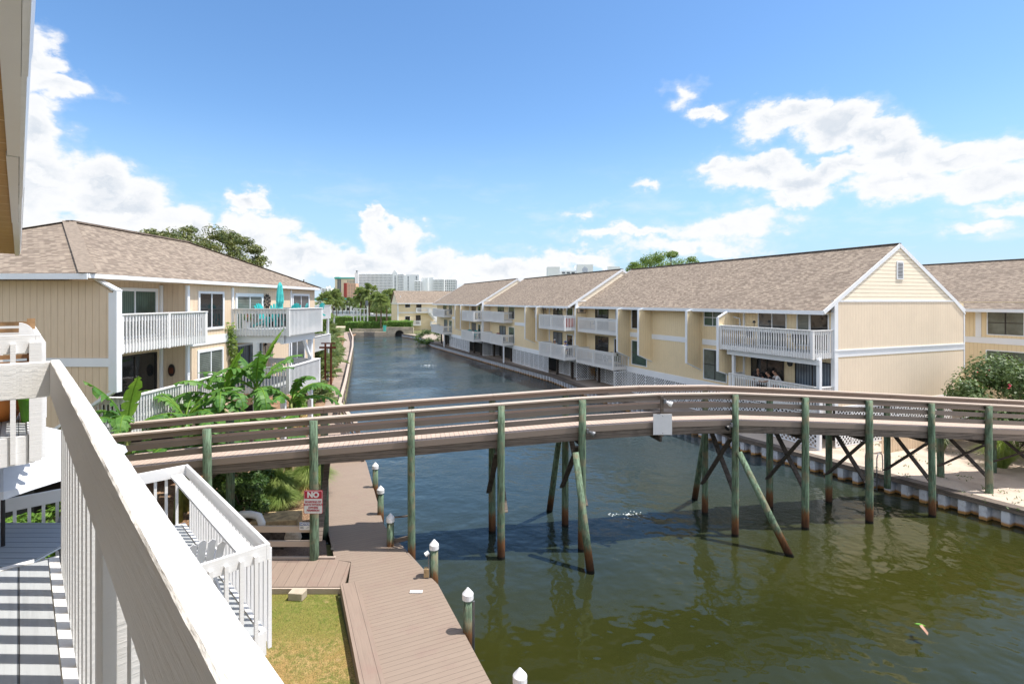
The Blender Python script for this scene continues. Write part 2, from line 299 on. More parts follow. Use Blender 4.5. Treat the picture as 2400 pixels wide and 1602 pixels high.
    t.put(b.inputs['Base Color'], body); b.inputs['Roughness'].default_value = .035; b.inputs['IOR'].default_value = 1.333; b.inputs['Specular IOR Level'].default_value = .5
    wind = t.ramp(t.noise(pos, .16, 3, .5), .40, .60, .25, 1.0)
    q = t.vm('MULTIPLY', pos, (1.0, 1.0, 1)); w0 = t.noise(q, 1.1, 2, .5); w1 = t.noise(t.vm('MULTIPLY', pos, (1.5, 2.4, 1)), 2.3, 4, .6); w2 = t.noise(pos, 9, 3, .6)
    gust = t.m('MULTIPLY', wind, t.m('ADD', t.ramp(p[1], 10, 24, .12, 1.0), t.ramp(p[1], 22, 45, 0, 1.3)))
    h = t.m('ADD', t.m('MULTIPLY', w0, .8), t.m('MULTIPLY', t.m('ADD', t.m('MULTIPLY', w1, .30), t.m('MULTIPLY', w2, .07)), gust))
    t.put(b.inputs['Normal'], t.bump(h, .085))
    m, t, b = material('water_foam'); b.inputs['Base Color'].default_value = (.8, .85, .85, 1); b.inputs['Roughness'].default_value = .2
build_materials()
M = MATS

# ---------------- building kit ----------------
class Fr:
    """a ground frame: P(t, s, z) with t along a, s along b"""
    def __init__(s, o, deg): s.o = Vector((o[0], o[1])); r = R(deg); s.a = Vector((math.cos(r), math.sin(r))); s.b = Vector((-math.sin(r), math.cos(r)))
    def P(s, t, q, z): v = s.o + s.a * t + s.b * q; return Vector((v.x, v.y, z))
class FrM(Fr):
    """mirrored frame: t runs towards -X"""
    def __init__(s, o, deg): super().__init__(o, deg); s.a = -s.a
WORLD = Fr((0, 0), 0)
class MB:
    def __init__(s, fr=WORLD): s.v = []; s.f = []; s.fr = fr
    def box(s, t0, t1, q0, q1, z0, z1):
        P = s.fr.P; n = len(s.v)
        s.v += [P(t0, q0, z0), P(t1, q0, z0), P(t1, q1, z0), P(t0, q1, z0), P(t0, q0, z1), P(t1, q0, z1), P(t1, q1, z1), P(t0, q1, z1)]
        s.f += [tuple(n + i for i in f) for f in ((0, 3, 2, 1), (4, 5, 6, 7), (0, 1, 5, 4), (1, 2, 6, 5), (2, 3, 7, 6), (3, 0, 4, 7))]; return s
    def bar(s, p, q, w, h, up=Vector((0, 0, 1))):
        p, q = Vector(p), Vector(q); d = (q - p).normalized()
        x = d.cross(up)
        if x.length < 1e-4: x = Vector((1, 0, 0))
        x.normalize(); y = x.cross(d).normalized(); x *= w / 2; y *= h / 2; n = len(s.v)
        for c in (p, q): s.v += [c - x - y, c + x - y, c + x + y, c - x + y]
        s.f += [tuple(n + i for i in f) for f in ((0, 3, 2, 1), (4, 5, 6, 7), (0, 1, 5, 4), (1, 2, 6, 5), (2, 3, 7, 6), (3, 0, 4, 7))]; return s
    def tube(s, pts, rad, n=10, cap=True):
        pts = [Vector(p) for p in pts]; k = len(pts)
        if not isinstance(rad, (list, tuple)): rad = [rad] * k
        ref = None; base = len(s.v)
        for i, p in enumerate(pts):
            d = (pts[min(i + 1, k - 1)] - pts[max(i - 1, 0)]).normalized()
            if ref is None: ref = d.orthogonal().normalized()
            x = (ref - d * ref.dot(d)); x = x.normalized() if x.length > 1e-5 else d.orthogonal().normalized(); ref = x; y = d.cross(x)
            for j in range(n):
                a = 2 * math.pi * j / n; s.v.append(p + (x * math.cos(a) + y * math.sin(a)) * rad[i])
        for i in range(k - 1):
            for j in range(n): s.f.append((base + i * n + j, base + i * n + (j + 1) % n, base + (i + 1) * n + (j + 1) % n, base + (i + 1) * n + j))
        if cap: s.f += [tuple(base + j for j in reversed(range(n))), tuple(base + (k - 1) * n + j for j in range(n))]
        return s
    def poly(s, pts): n = len(s.v); s.v += [Vector(p) for p in pts]; s.f.append(tuple(range(n, n + len(pts)))); return s
    def slab(s, pts, d):
        """polygon given as 3-D points, thickened by vector d"""
        n = len(s.v); k = len(pts); d = Vector(d); s.v += [Vector(p) for p in pts] + [Vector(p) + d for p in pts]
        s.f += [tuple(range(n, n + k)), tuple(reversed(range(n + k, n + 2 * k)))] + [(n + i, n + k + i, n + k + (i + 1) % k, n + (i + 1) % k) for i in range(k)]; return s
    def lathe(s, c, prof, n=16):
        base = len(s.v); c = Vector(c)
        for r, z in prof:
            for j in range(n): a = 2 * math.pi * j / n; s.v.append(c + Vector((r * math.cos(a), r * math.sin(a), z)))
        for i in range(len(prof) - 1):
            for j in range(n): s.f.append((base + i * n + j, base + i * n + (j + 1) % n, base + (i + 1) * n + (j + 1) % n, base + (i + 1) * n + j))
        s.f += [tuple(base + j for j in reversed(range(n))), tuple(base + (len(prof) - 1) * n + j for j in range(n))]; return s
    def build(s, name, mat, parent=None, smooth=False, hdir=(1, 0), fix=True, bevel=0):
        me = bpy.data.meshes.new(name)
        org = wloc(parent) if parent else Vector((0, 0, 0))
        me.from_pydata([tuple(v - org) for v in s.v], [], s.f)
        if fix:
            bm = bmesh.new(); bm.from_mesh(me); bmesh.ops.recalc_face_normals(bm, faces=bm.faces)
            if bevel: bmesh.ops.bevel(bm, geom=bm.edges[:], offset=bevel, segments=1, affect='EDGES', clamp_overlap=True)
            bm.to_mesh(me); bm.free()
        me.update(); uvl = me.uv_layers.new(name='UVMap'); H0 = Vector((hdir[0], hdir[1], 0)).normalized(); Zv = Vector((0, 0, 1))
        vs = me.vertices; ud = uvl.data
        for p in me.polygons:
            nn = p.normal
            if abs(nn.z) > .97: h = H0; v = Zv.cross(h)
            else: h = Zv.cross(nn).normalized(); v = nn.cross(h)
            for li, vi in zip(p.loop_indices, p.vertices):
                co = vs[vi].co + org; ud[li].uv = (co.dot(h), co.dot(v))
        if smooth: me.polygons.foreach_set('use_smooth', [True] * len(me.polygons))
        me.materials.append(M[mat]) if isinstance(mat, str) else [me.materials.append(M[q]) for q in mat]
        o = bpy.data.objects.new(name, me); COL.objects.link(o)
        if parent: o.parent = parent
        return o
def wloc(o):
    v = Vector((0, 0, 0))
    while o: v += o.location; o = o.parent
    return v
def tag(o, label=None, cat=None, group=None, kind=None):
    if label: o['label'] = label
    if cat: o['category'] = cat
    if group: o['group'] = group
    if kind: o['kind'] = kind
    return o
def thing(name, loc, label, cat, group=None):
    o = bpy.data.objects.new(name, None); COL.objects.link(o); o.location = loc; o.empty_display_size = .2
    return tag(o, label, cat, group)
def kids(o): return [c for c in o.children]
def copy_tree(o, parent=None):
    c = o.copy(); COL.objects.link(c)
    if parent: c.parent = parent
    for ch in list(kids(o)): copy_tree(ch, c)
    return c

# ---------------- ground, water, banks ----------------
BULK = [(35.0, -11.0), (17.94, 17.94), (12.3, 27.4), (6.43, 42.6), (4.1, 50.3), (-13.7, 88.8), (-18.9, 105.0), (-24.2, 113.5)]
LEFTB = [(6.0, -6.0), (2.0, 4.5), (-.99, 11.35), (-1.96, 13.54), (-3.1, 15.16), (-4.3, 17.15), (-6.83, 23.9), (-10.5, 31.5), (-13.0, 40.3), (-22.0, 71.0), (-27.4, 88.5), (-37.0, 117.0)]
def sheet(name, pts, z, mat, kind='structure', hdir=(1, 0), thick=0, par=None):
    mb = MB()
    if thick: mb.slab([(x, y, z) for x, y in pts], (0, 0, -thick))
    else: mb.poly([(x, y, z) for x, y in pts])
    o = mb.build(name, mat, par, hdir=hdir)
    if kind: o['kind'] = kind
    return o
def ground():
    mb = MB(); z = .69
    for i in range(len(BULK) - 1):
        a, b = BULK[i], BULK[i + 1]; mb.poly([(*a, z), (4000, a[1], z), (4000, b[1], z), (*b, z)])
    mb.poly([(35, -11, z), (35, -400, z), (4000, -400, z), (4000, -11, z)])
    mb.poly([(-24.2, 113.5, z), (4000, 113.5, z), (4000, 117, z), (-24.2, 117, z)]); mb.poly([(-4000, 117, z), (4000, 117, z), (4000, 5500, z), (-4000, 5500, z)])
    mb.build('ground', 'ground_far')['kind'] = 'structure'
    m2 = MB()
    for i in range(6, len(LEFTB) - 1):
        a, b = LEFTB[i], LEFTB[i + 1]; m2.poly([(*a, z), (-4000, a[1], z), (-4000, b[1], z), (*b, z)])
    m2.poly([(-6.1, 16.2, z), (-4000, 16.2, z), (-4000, 23.9, z), (-8.75, 23.9, z)])
    for a, b in zip(LEFTB[:6], LEFTB[1:7]):
        y0, y1 = a[1], min(b[1], 16.2)
        if y1 > y0: m2.poly([(a[0] - .35, y0, .3), (-4000, y0, .3), (-4000, y1, .3), (b[0] - .35, y1, .3)])
    m2.build('ground', 'ground_far')['kind'] = 'structure'
    # canal
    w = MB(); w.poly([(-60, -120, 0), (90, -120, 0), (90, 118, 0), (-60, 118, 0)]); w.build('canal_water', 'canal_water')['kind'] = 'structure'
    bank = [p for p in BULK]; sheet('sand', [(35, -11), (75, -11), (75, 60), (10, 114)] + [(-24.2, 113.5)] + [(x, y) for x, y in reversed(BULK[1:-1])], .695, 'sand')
    sheet('lawn', [(-4.55, 13.35), (-14, 13.35), (-14, -4), (2.0, -4), (-.6, 4.6), (-3.4, 10.9)], .36, 'lawn')
    sheet('gravel', [(-5.35, 14.86), (-14, 14.86), (-14, 16.2), (-5.9, 16.2)], .44, 'gravel')
    sheet('mulch_bed', [(-7.0, 16.2), (-30, 16.2), (-45, 60), (-34, 112), (-28.6, 88), (-21.4, 64.5), (-14.8, 42), (-12.6, 34.6), (-8.4, 23.6), (-6.9, 19.0), (-6.1, 16.9)], .80, 'mulch')
    # concrete path on the left bank
    inner = [(-8.5, 23.6), (-12.7, 34.6), (-14.9, 42), (-21.5, 64.5), (-24.6, 74), (-28.9, 88), (-38.4, 117)]
    outer = [(-6.95, 23.9), (-10.6, 31.5), (-13.1, 40.3), (-22.1, 71), (-27.5, 88.5), (-37.1, 117)]
    sheet('path', inner + outer[::-1], .82, 'path_concrete', thick=.3)
ground()
def seawall():
    # right bank: corrugated vinyl sheet piling under a timber cap
    b = thing('seawall', (12.3, 27.4, 0), 'long white corrugated seawall with grey timber cap along the right bank', 'seawall')
    pts = []; cap = MB(); dist = 0
    for a, c in zip(BULK[:-1], BULK[1:]):
        a, c = Vector(a), Vector(c); L = (c - a).length; d = (c - a) / L; n = Vector((-d.y, d.x))
        k = max(1, round(L / .62)); st = L / k
        for i in range(k):
            p = a + d * st * i
            pts += [p - n * .10, p + d * st * .42 - n * .10, p + d * st * .52 + n * .24, p + d * st * .88 + n * .24]
        cap.bar((*(a + n * 0.05), .71), (*(c + n * .05), .71), .46, .07)
        cap.bar((*(a + n * .26), .61), (*(c + n * .26), .61), .05, .12)
    sp = MB()
    for p, q in zip(pts[:-1], pts[1:]): sp.poly([(p.x, p.y, -1.2), (q.x, q.y, -1.2), (q.x, q.y, .67), (p.x, p.y, .67)])
    sp.build('sheet_piling', 'sheet_piling', b, fix=False); cap.build('timber_cap', 'old_timber', b)
    # left bank: plain timber wall under the boardwalk and path
    l = thing('seawall', (-4.3, 17.15, 0), 'low dark timber seawall under the left boardwalk edge', 'seawall'); m = MB()
    for a, c in zip(LEFTB[:-1], LEFTB[1:]):
        a, c = Vector(a), Vector(c); n = Vector((-(c - a).y, (c - a).x)).normalized(); off = .28 if c.y < 25 else .12
        z1 = .42 if c.y < 25 else .60
        m.bar((*(a + n * off), (z1 - 1.4) / 2), (*(c + n * off), (z1 - 1.4) / 2), .12, z1 + 1.4)
    m.build('timber_wall', 'dark_timber', l)
    # end of the canal: concrete wall with steps and a culvert headwall
    e = thing('canal_end_wall', (-30, 117, 0), 'pale concrete wall closing the far end of the canal', 'wall')
    MB().box(-38, -22.5, 116.6, 117.4, -1, .95).build('wall', 'concrete_pale', e)
    m = MB(); m.box(-37, -29.5, 118.6, 119, .7, 1.6); m.box(-30, -25.5, 118.3, 118.7, .7, 1.9); m.build('upper_wall', 'concrete', e)
    s = MB()
    for i in range(9): s.box(-33.6 + i * .27, -33.5 + i * .27, 116.45, 116.58, -.4, 1.0)
    s.build('grating', 'metal_grey', e)
    c = thing('culvert', (-25.2, 115.5, 0), 'concrete culvert headwall with a dark round arch at the canal end', 'culvert')
    P = [(-28.4, 115.5, -.6), (-28.4, 115.5, 2.05), (-22.3, 115.5, 2.05), (-22.3, 115.5, -.6), (-24.35, 115.5, -.6)]
    P += [(-25.4 + 1.05 * math.cos(R(a)), 115.5, .35 + 1.05 * math.sin(R(a))) for a in range(0, 181, 15)] + [(-26.45, 115.5, -.6)]
    MB().slab(P, (0, .9, 0)).build('headwall', 'concrete', c)
    MB().box(-26.6, -24.2, 116.3, 116.38, -.6, 1.5).build('mouth_shade', 'ink_black', c)  # black panel standing for the shade inside the arch
seawall()

# ---------------- boardwalk ----------------
def boardwalk():
    b = thing('boardwalk', (-3.5, 13.5, .5), 'brown planked boardwalk running along the left bank under the footbridge', 'boardwalk')
    main = [(2.7, 3.0), (-.99, 11.35), (-1.96, 13.54), (-3.1, 15.16), (-4.3, 17.15), (-6.83, 23.9), (-7.4, 25.2), (-9.2, 25.2), (-8.5, 23.6), (-5.99, 16.67), (-5.14, 14.83), (-4.62, 14.7), (-4.30, 13.4), (.75, 2.2)]
    MB().slab([(x, y, .52) for x, y in main], (0, 0, -.09)).build('walkway_deck', 'dock_boards', b, hdir=(-.41, .91))
    # seams run across the walkway
    br = [(-5.14, 14.83), (-12.5, 14.83), (-12.5, 13.42), (-4.40, 13.42), (-4.62, 14.66)]
    MB().slab([(x, y, .522) for x, y in br], (0, 0, -.09)).build('side_deck', 'dock_edge', b, hdir=(1, .12))
    MB().box(-12.5, -4.42, 13.36, 13.415, .36, .50).box(-12.5, -5.12, 14.84, 14.90, .44, .58).build('side_board', 'bridge_cap', b)
    MB().slab([(-4.46, 13.3, .66), (-4.02, 13.42, .66), (.95, 2.2, .66), (.5, 2.1, .66)], (0, 0, -.30)).build('raised_edge', 'dock_edge', b, hdir=(.91, .41))
    MB().bar((-1.0, 11.3, .40), (2.7, 3.0, .40), .05, .2).bar((-1.96, 13.5, .40), (-1.0, 11.3, .40), .05, .2).bar((-1.96, 13.5, .40), (-4.3, 17.1, .40), .05, .2).bar((-4.3, 17.1, .40), (-6.83, 23.9, .40), .05, .2).build('fascia_board', 'bridge_board', b)
    MB().bar((-3.68, 15.72, 1.36), (-3.05, 15.52, 1.50), .06, .04).build('brace', 'old_timber', b); MB().bar((-3.68, 15.72, .62), (-3.05, 15.52, .85), .06, .12).build('brace', 'old_timber', b)
    return b
boardwalk()
PILES = [(.14, 9.06, 'white capped mooring pile nearest the camera at the bottom edge'), (-1.0, 11.6, 'white capped green mooring pile with a white pipe on its side, beside the wide boardwalk'),
         (-2.12, 13.94, 'white capped mooring pile with a yellowish outlet box on it'), (-3.72, 15.67, 'white capped mooring pile where the boardwalk narrows, beside the bridge shadow'),
         (-4.62, 18.0, 'white capped mooring pile just beyond the shaded part of the boardwalk'), (-5.5, 20.6, 'white capped mooring pile farthest from the camera, just under the bridge'),]
def mooring():
    proto = None
    for i, (x, y, lab) in enumerate(PILES):
        if proto is None:
            proto = t = thing('mooring_pile', (x, y, 0), lab, 'mooring pile', 'mooring piles along the boardwalk')
            MB().tube([(x, y, -1.2), (x, y, .4), (x, y, 1.3)], [.115, .112, .105], 16).build('pile', 'treated_pile', t, smooth=True)
            MB().lathe((x, y, 1.26), [(.128, 0), (.128, .11), (.125, .125), (.02, .25), (.0, .255)], 18).build('pile_cap', 'pile_cap', t)
        else:
            t = copy_tree(proto); t.location = (x, y, 0); t['label'] = lab
            t.rotation_euler[2] = 1.1 * i
        if i == 1: MB(WORLD).bar((x + .13, y - .02, -.6), (x + .13, y - .02, 1.22), .05, .05).build('pipe', 'metal_grey', t).rotation_euler = (0, 0, -1.1)
        if i == 2:
            q = MB().box(x - .26, x - .12, y - .14, y - .02, .55, .78).build('outlet_box', 'timber_block', t); q.rotation_euler[2] = -2.2
            q = MB().tube([(x - .13, y - .1, -.2), (x - .13, y - .1, 1.2)], .018, 8).build('conduit', 'metal_grey', t); q.rotation_euler[2] = -2.2
            q = MB().tube([(x - .13, y - .1, 1.22), (x - .22, y - .13, 1.16)], [.05, .06], 12).build('lamp_head', 'white_plastic', t); q.rotation_euler[2] = -2.2
    tag(MB().box(-2.62, -2.3, 13.10, 13.22, .53, .545).build('cleat_plate', 'white_plastic'), 'small white plate lying at the edge of the boardwalk by a mooring pile', 'plate')
mooring()

# ---------------- footbridge ----------------
BZ = [(-14, 4.12), (-8.53, 4.44), (-5.75, 4.545), (-3.02, 4.65), (-.33, 4.75), (2.25, 4.84), (4.9, 4.875), (7.61, 4.81), (10.3, 4.62), (12.9, 4.42), (15.6, 4.21), (18.2, 4.0), (21.0, 3.78), (24, 3.55), (27, 3.3), (33, 2.8)]
def bz(x):
    for (a, za), (b, zb) in zip(BZ[:-1], BZ[1:]):
        if a <= x <= b: return za + (zb - za) * (x - a) / (b - a)
    return BZ[-1][1]
BN = Vector((-.191, .982))
def bp(x, w, z=0):           # w: 0 near post line .. 1.83 far post line ; z relative to post top
    return Vector((x + BN.x * w, 15.98 + .195 * x + BN.y * w, bz(x) + z))
POSTX = [-8.53, -5.75, -3.02, -.33, 2.25, 7.61, 10.3, 12.9, 15.6, 18.2, 20.9, 23.6, 26.3]
def bridge():
    b = thing('footbridge', (0, 16.9, 0), 'long arched brown timber footbridge on green piles crossing the canal', 'footbridge')
    xs = [-11.6, -8.53, -5.75, -3.02, -.33, 2.25, 4.9, 7.61, 10.3, 12.9, 15.6, 18.2, 20.9, 23.6, 26.3, 29]
    def strip(w, z0, z1, th, name, mat):
        m = MB()
        for a, c in zip(xs[:-1], xs[1:]):
            p, q = bp(a, w, (z0 + z1) / 2), bp(c, w, (z0 + z1) / 2); e = (q - p).normalized() * .004
            m.bar(p + e, q - e, th, z1 - z0)
        return m.build(name, mat, b, hdir=(1, .195))
    for side, w in ((0, .13), (1, 1.70)):
        strip(w, .0, .045, .24, 'handrail_cap', 'bridge_cap')
        strip(w, -.165, -.006, .04, 'rail_board', 'bridge_board'); strip(w, -.45, -.29, .04, 'rail_board', 'bridge_board'); strip(w, -.72, -.56, .04, 'rail_board', 'bridge_board')
        ww = .10 if side == 0 else 1.73
        strip(ww, -1.075, -.895, .04, 'rim_board', 'bridge_board'); strip(ww + (.05 if side == 0 else -.05), -1.33, -1.08, .09, 'beam', 'old_timber')
    m = MB()
    for a, c in zip(xs[:-1], xs[1:]):
        P = [bp(a, .12, -.90), bp(c, .12, -.90), bp(c, 1.71, -.90), bp(a, 1.71, -.90)]; m.slab(P, (0, 0, -.04))
    m.build('bridge_deck', 'bridge_deck', b, hdir=(1, .195))
    for x in xs[1:-1]: MB().bar(bp(x, -.05, -1.42), bp(x, 1.9, -1.42), .07, .2).build('cross_beam', 'dark_timber', b)
    for i, x in enumerate(POSTX):
        for side, w in ((0, 0), (1, 1.83)):
            p = bp(x, w); foot = -1.3
            if x < -5: foot = .2
            if x > 18 or (x > 15 and side): foot = .4
            r = .118 + .006 * math.sin(i * 2.1 + side); k = []; rr = []
            n = 7
            for j in range(n):
                u = j / (n - 1); z = foot + (p.z - .012 - foot) * u; k.append((p.x + .012 * math.sin(3 * u + i), p.y + .01 * math.sin(4 * u + i * 2), z)); rr.append(r * (1.05 - .1 * u))
            MB().tube(k, rr, 14).build('pile', 'treated_pile' if foot < 0 else 'treated_post', b, smooth=True)
        if i >= 1:
            lo = 1.15 if x > -5 else 1.0
            if x in (-.33, 2.25): lo = 1.4
            a = bp(x + .13, 1.80, -1.45); c = bp(x + .13, .05); c.z = lo
            if x not in (-3.02,): MB().bar(a, c, .05, .17, Vector((1, .195, 0))).build('brace', 'dark_timber' if x > 2.3 else 'old_timber', b)
            a = bp(x - .13, .05, -1.5); c = bp(x - .13, 1.80); c.z = lo
            if x > -1: MB().bar(a, c, .05, .17, Vector((1, .195, 0))).build('brace', 'dark_timber', b)
    for p, q in (((2.0, 16.1, 3.25), (2.34, 15.02, -.25)), ((1.72, 18.2, 3.45), (1.40, 19.6, -.3)), ((7.66, 17.28, 2.9), (8.85, 15.95, -.35)), ((7.25, 19.3, 2.9), (7.38, 20.8, -.3))):
        MB().tube([p, q], [.10, .12], 14).build('battered_pile', 'treated_pile', b, smooth=True)
    # pole with floodlight, blank sign
    x = 4.95; p = bp(x, -.02)
    MB().box(p.x - .045, p.x + .045, p.y - .045, p.y + .045, p.z - 1.35, p.z - .02).build('sign_post', 'old_timber', b)
    s = thing('sign', (p.x, p.y - .08, 3.94), 'blank white back of a sign hung on the middle of the footbridge', 'sign')
    MB().box(p.x - .31, p.x + .31, p.y - .085, p.y - .075, 3.60, 4.28).build('sign_panel', 'sign_white', s, bevel=.004)
    MB().tube([(p.x, p.y - .09, 4.22), (p.x, p.y - .1, 4.22)], .012, 8).tube([(p.x, p.y - .09, 3.66), (p.x, p.y - .1, 3.66)], .012, 8).build('bolt', 'metal_grey', s)
    def lampf(x, y, z, dx, mat, lab):
        t = thing('floodlight', (x, y, z), lab, 'floodlight', 'floodlights on the footbridge')
        MB().box(x - .03, x + .03, y - .05, y + .05, z - .03, z + .1).build('bracket', 'metal_grey', t)
        MB().lathe((0, 0, 0), [(.035, 0), (.05, .05), (.085, .12), (.09, .19), (.07, .195)], 14).build('lamp_head', mat)
        h = [o for o in COL.objects if o.name.startswith('lamp_head') and o.parent is None][-1]; h.parent = t; h.rotation_euler = (R(25), R(115 if dx > 0 else -115), 0); h.location = (dx * .05, -.05, .02)
        return t
    h = bp(7.61, 0); lampf(h.x - .16, h.y - .08, 3.76, -1, 'black_metal', 'black floodlight on the green post right of the blank sign')
    h = bp(2.25, 0); lampf(h.x + .16, h.y - .08, 3.82, 1, 'metal_grey', 'grey floodlight on the green post at the head of a slanting pile')
    lampf(p.x + .06, p.y - .1, bz(x) - .20, 1, 'white_plastic', 'white floodlight on the short post above the blank sign')
bridge()

def text(name, s, size, loc, mat, parent, align='CENTER', rot=(90, 0, 0), sx=1.0, bold=0.0):
    cu = bpy.data.curves.new(name, 'FONT'); cu.body = s; cu.size = size; cu.align_x = align; cu.align_y = 'CENTER'; cu.extrude = .001; cu.offset = bold; cu.space_line = 1.05
    tmp = bpy.data.objects.new('tmp', cu); COL.objects.link(tmp)
    me = bpy.data.meshes.new_from_object(tmp); bpy.data.objects.remove(tmp); bpy.data.curves.remove(cu)
    me.materials.clear(); me.materials.append(M[mat]); o = bpy.data.objects.new(name, me); COL.objects.link(o)
    o.parent = parent; o.location = Vector(loc) - wloc(parent); o.rotation_euler = tuple(R(a) for a in rot); o.scale = (sx, 1, 1)
    return o
def rrect(x0, x1, z0, z1, r, y):
    pts = []
    for cx, cz, a0 in ((x1 - r, z1 - r, 0), (x0 + r, z1 - r, 90), (x0 + r, z0 + r, 180), (x1 - r, z0 + r, 270)):
        for k in range(5): a = R(a0 + k * 22.5); pts.append((cx + r * math.cos(a), y, cz + r * math.sin(a)))
    return pts
def signs():
    y = 14.68; x, z = -5.70, 2.24; w, h = .27, .335
    t = thing('sign', (x, y, z), 'red and white notice about boarding boats on a green bridge post', 'sign')
    MB().slab(rrect(x - w, x + w, z - h, z + h, .04, y), (0, .012, 0)).build('sign_panel', 'sign_red', t)
    MB().slab(rrect(x - w + .012, x + w - .012, z - h + .012, z + h - .012, .035, y - .003), (0, .002, 0)).build('white_field', 'sign_white', t)
    MB().slab([(x - w + .02, y - .006, z + .10), (x + w - .02, y - .006, z + .10), (x + w - .02, y - .006, z + h - .02), (x - w + .02, y - .006, z + h - .02)], (0, .002, 0)).build('red_field', 'sign_red', t)
    text('lettering', 'NO', .21, (x, y - .009, z + .205), 'sign_white', t, bold=.012)
    text('lettering', 'BOARDING OF\nBOATS WITHOUT\nOWNERS\nPERMISSION', .078, (x, y - .009, z - .115), 'sign_red', t, bold=.0025, sx=.86)
    y = 14.80; x, z = -5.98, 1.50
    t = thing('sign', (x, y, z), 'small blue and white notice sign on the end of the plank rail', 'sign')
    MB().slab([(x - .165, y, z - .11), (x + .165, y, z - .11), (x + .165, y, z + .11), (x - .165, y, z + .11)], (0, .01, 0)).build('sign_panel', 'sign_white', t)
    MB().slab([(x - .155, y - .003, z + .02), (x + .155, y - .003, z + .02), (x + .155, y - .003, z + .10), (x - .155, y - .003, z + .10)], (0, .002, 0)).build('blue_field', 'sign_blue', t)
    text('lettering', 'NOTICE', .075, (x, y - .006, z + .06), 'sign_white', t, bold=.003)
    m = MB()
    for i, ww in enumerate((.10, .09, .105)): m.box(x - .14, x - .14 + ww, y - .005, y - .003, z - .02 - i * .025, z - .01 - i * .025)
    m.build('small_print', 'ink_black', t)
    m = MB(); m.bar((x + .02, y - .004, z - .07), (x + .12, y - .004, z - .01), .002, .022, Vector((0, 1, 0))); m.bar((x + .08, y - .004, z - .07), (x + .09, y - .004, z - .02), .002, .018, Vector((0, 1, 0))); m.bar((x + .10, y - .004, z - .02), (x + .14, y - .004, z + .0), .002, .02, Vector((0, 1, 0))); m.build('pictogram', 'ink_black', t)
    b = thing('plank_rail', (-7.3, 14.95, .5), 'low two plank rail at the bridge foot carrying a small notice sign', 'railing')
    MB().box(-9.6, -5.66, 14.88, 14.94, 1.28, 1.46).build('rail_board', 'bridge_cap', b); MB().box(-9.6, -5.72, 14.93, 15.0, .84, 1.0).build('rail_board', 'bridge_cap', b)
    MB().box(-9.3, -9.18, 14.95, 15.06, .4, 1.44).build('post', 'treated_pile', b)
    w = thing('retaining_wall', (-9, 15.7, .4), 'dark timber retaining wall behind the plank rail', 'wall')
    MB().box(-14, -6.95, 15.6, 15.75, .3, 1.0).build('timber', 'dark_timber', w)
    # planter edge things
    t = thing('timber_box', (-7.35, 16.2, .7), 'weathered timber box beside a white drain pipe on the mulch', 'timber box')
    MB().slab([(-8.1, 15.85, .72), (-6.75, 16.05, .72), (-6.9, 16.9, .72), (-8.2, 16.6, .72)], (0, 0, .42)).build('box', 'timber_block', t, bevel=.01)
    t = thing('drain_pipe', (-8.3, 16.1, .8), 'white drain pipe bending over the timber box', 'pipe')
    MB().tube([(-9.6, 16.7, 1.05), (-8.7, 16.2, 1.25), (-8.15, 15.95, 1.36), (-7.85, 15.88, 1.33), (-7.72, 15.80, 1.15), (-7.72, 15.78, 1.05)], .11, 14).build('pipe', 'white_plastic', t, smooth=True)
    tag(rock((-6.75, 15.78, .82), (.28, .2, .22), 'stone', 3), 'pale broken rock beside the timber box', 'rock')
    tag(MB().slab([(-5.72, 13.06, .36), (-5.34, 13.02, .36), (-5.30, 13.26, .36), (-5.70, 13.3, .36)], (0, 0, .2)).build('concrete_block', 'concrete', bevel=.015), 'single grey concrete block on the lawn against the side deck', 'block')
    t = thing('path_light', (-4.98, 15.3, .46), 'small black spike lamp on the gravel beside the boardwalk', 'lamp')
    MB().tube([(-5.35, 15.25, .44), (-5.35, 15.25, .56)], .015, 8).build('spike', 'black_metal', t); MB().tube([(-5.35, 15.25, .56), (-5.33, 15.20, .66)], [.03, .05], 10).build('lamp_head', 'black_metal', t)
def rock(c, r, mat, seed):
    bm = bmesh.new(); bmesh.ops.create_icosphere(bm, subdivisions=3, radius=1); rr = random.Random(seed)
    for v in bm.verts:
        k = 1 + .35 * noise.noise(v.co * 1.3 + Vector((seed, 0, 0))); v.co = Vector((v.co.x * r[0] * k, v.co.y * r[1] * k, v.co.z * r[2] * k))
    me = bpy.data.meshes.new('rock'); bm.to_mesh(me); bm.free(); me.materials.append(M[mat]); me.uv_layers.new()
    o = bpy.data.objects.new('rock', me); o.location = c; COL.objects.link(o); return o
signs()

def path_railing():
    t = thing('path_railing', (-13, 40.3, .8), 'brown timber railing between the concrete path and the canal', 'railing')
    pts = [Vector(p) for p in [(-7.6, 25.4), (-10.6, 31.5), (-13.1, 40.3), (-22.1, 71), (-27.5, 88.5), (-36.8, 116)]]
    n = 0; capm, bd = MB(), MB()
    for a, c in zip(pts[:-1], pts[1:]):
        for z in (1.76, 1.38, 1.06): (capm if z > 1.7 else bd).bar((*a, z), (*c, z), .2 if z > 1.7 else .04, .045 if z > 1.7 else .16)
        bd.bar((*a, 1.64), (*c, 1.64), .04, .16)
        L = (c - a).length; k = int(L / 2.4)
        for i in range(k):
            p = a + (c - a) * i / k; MB().box(p.x - .06, p.x + .06, p.y - .06, p.y + .06, -.6, 1.74).build('post', 'bridge_board', t)
    capm.build('handrail_cap', 'bridge_cap', t); bd.build('rail_board', 'bridge_board', t)
path_railing()
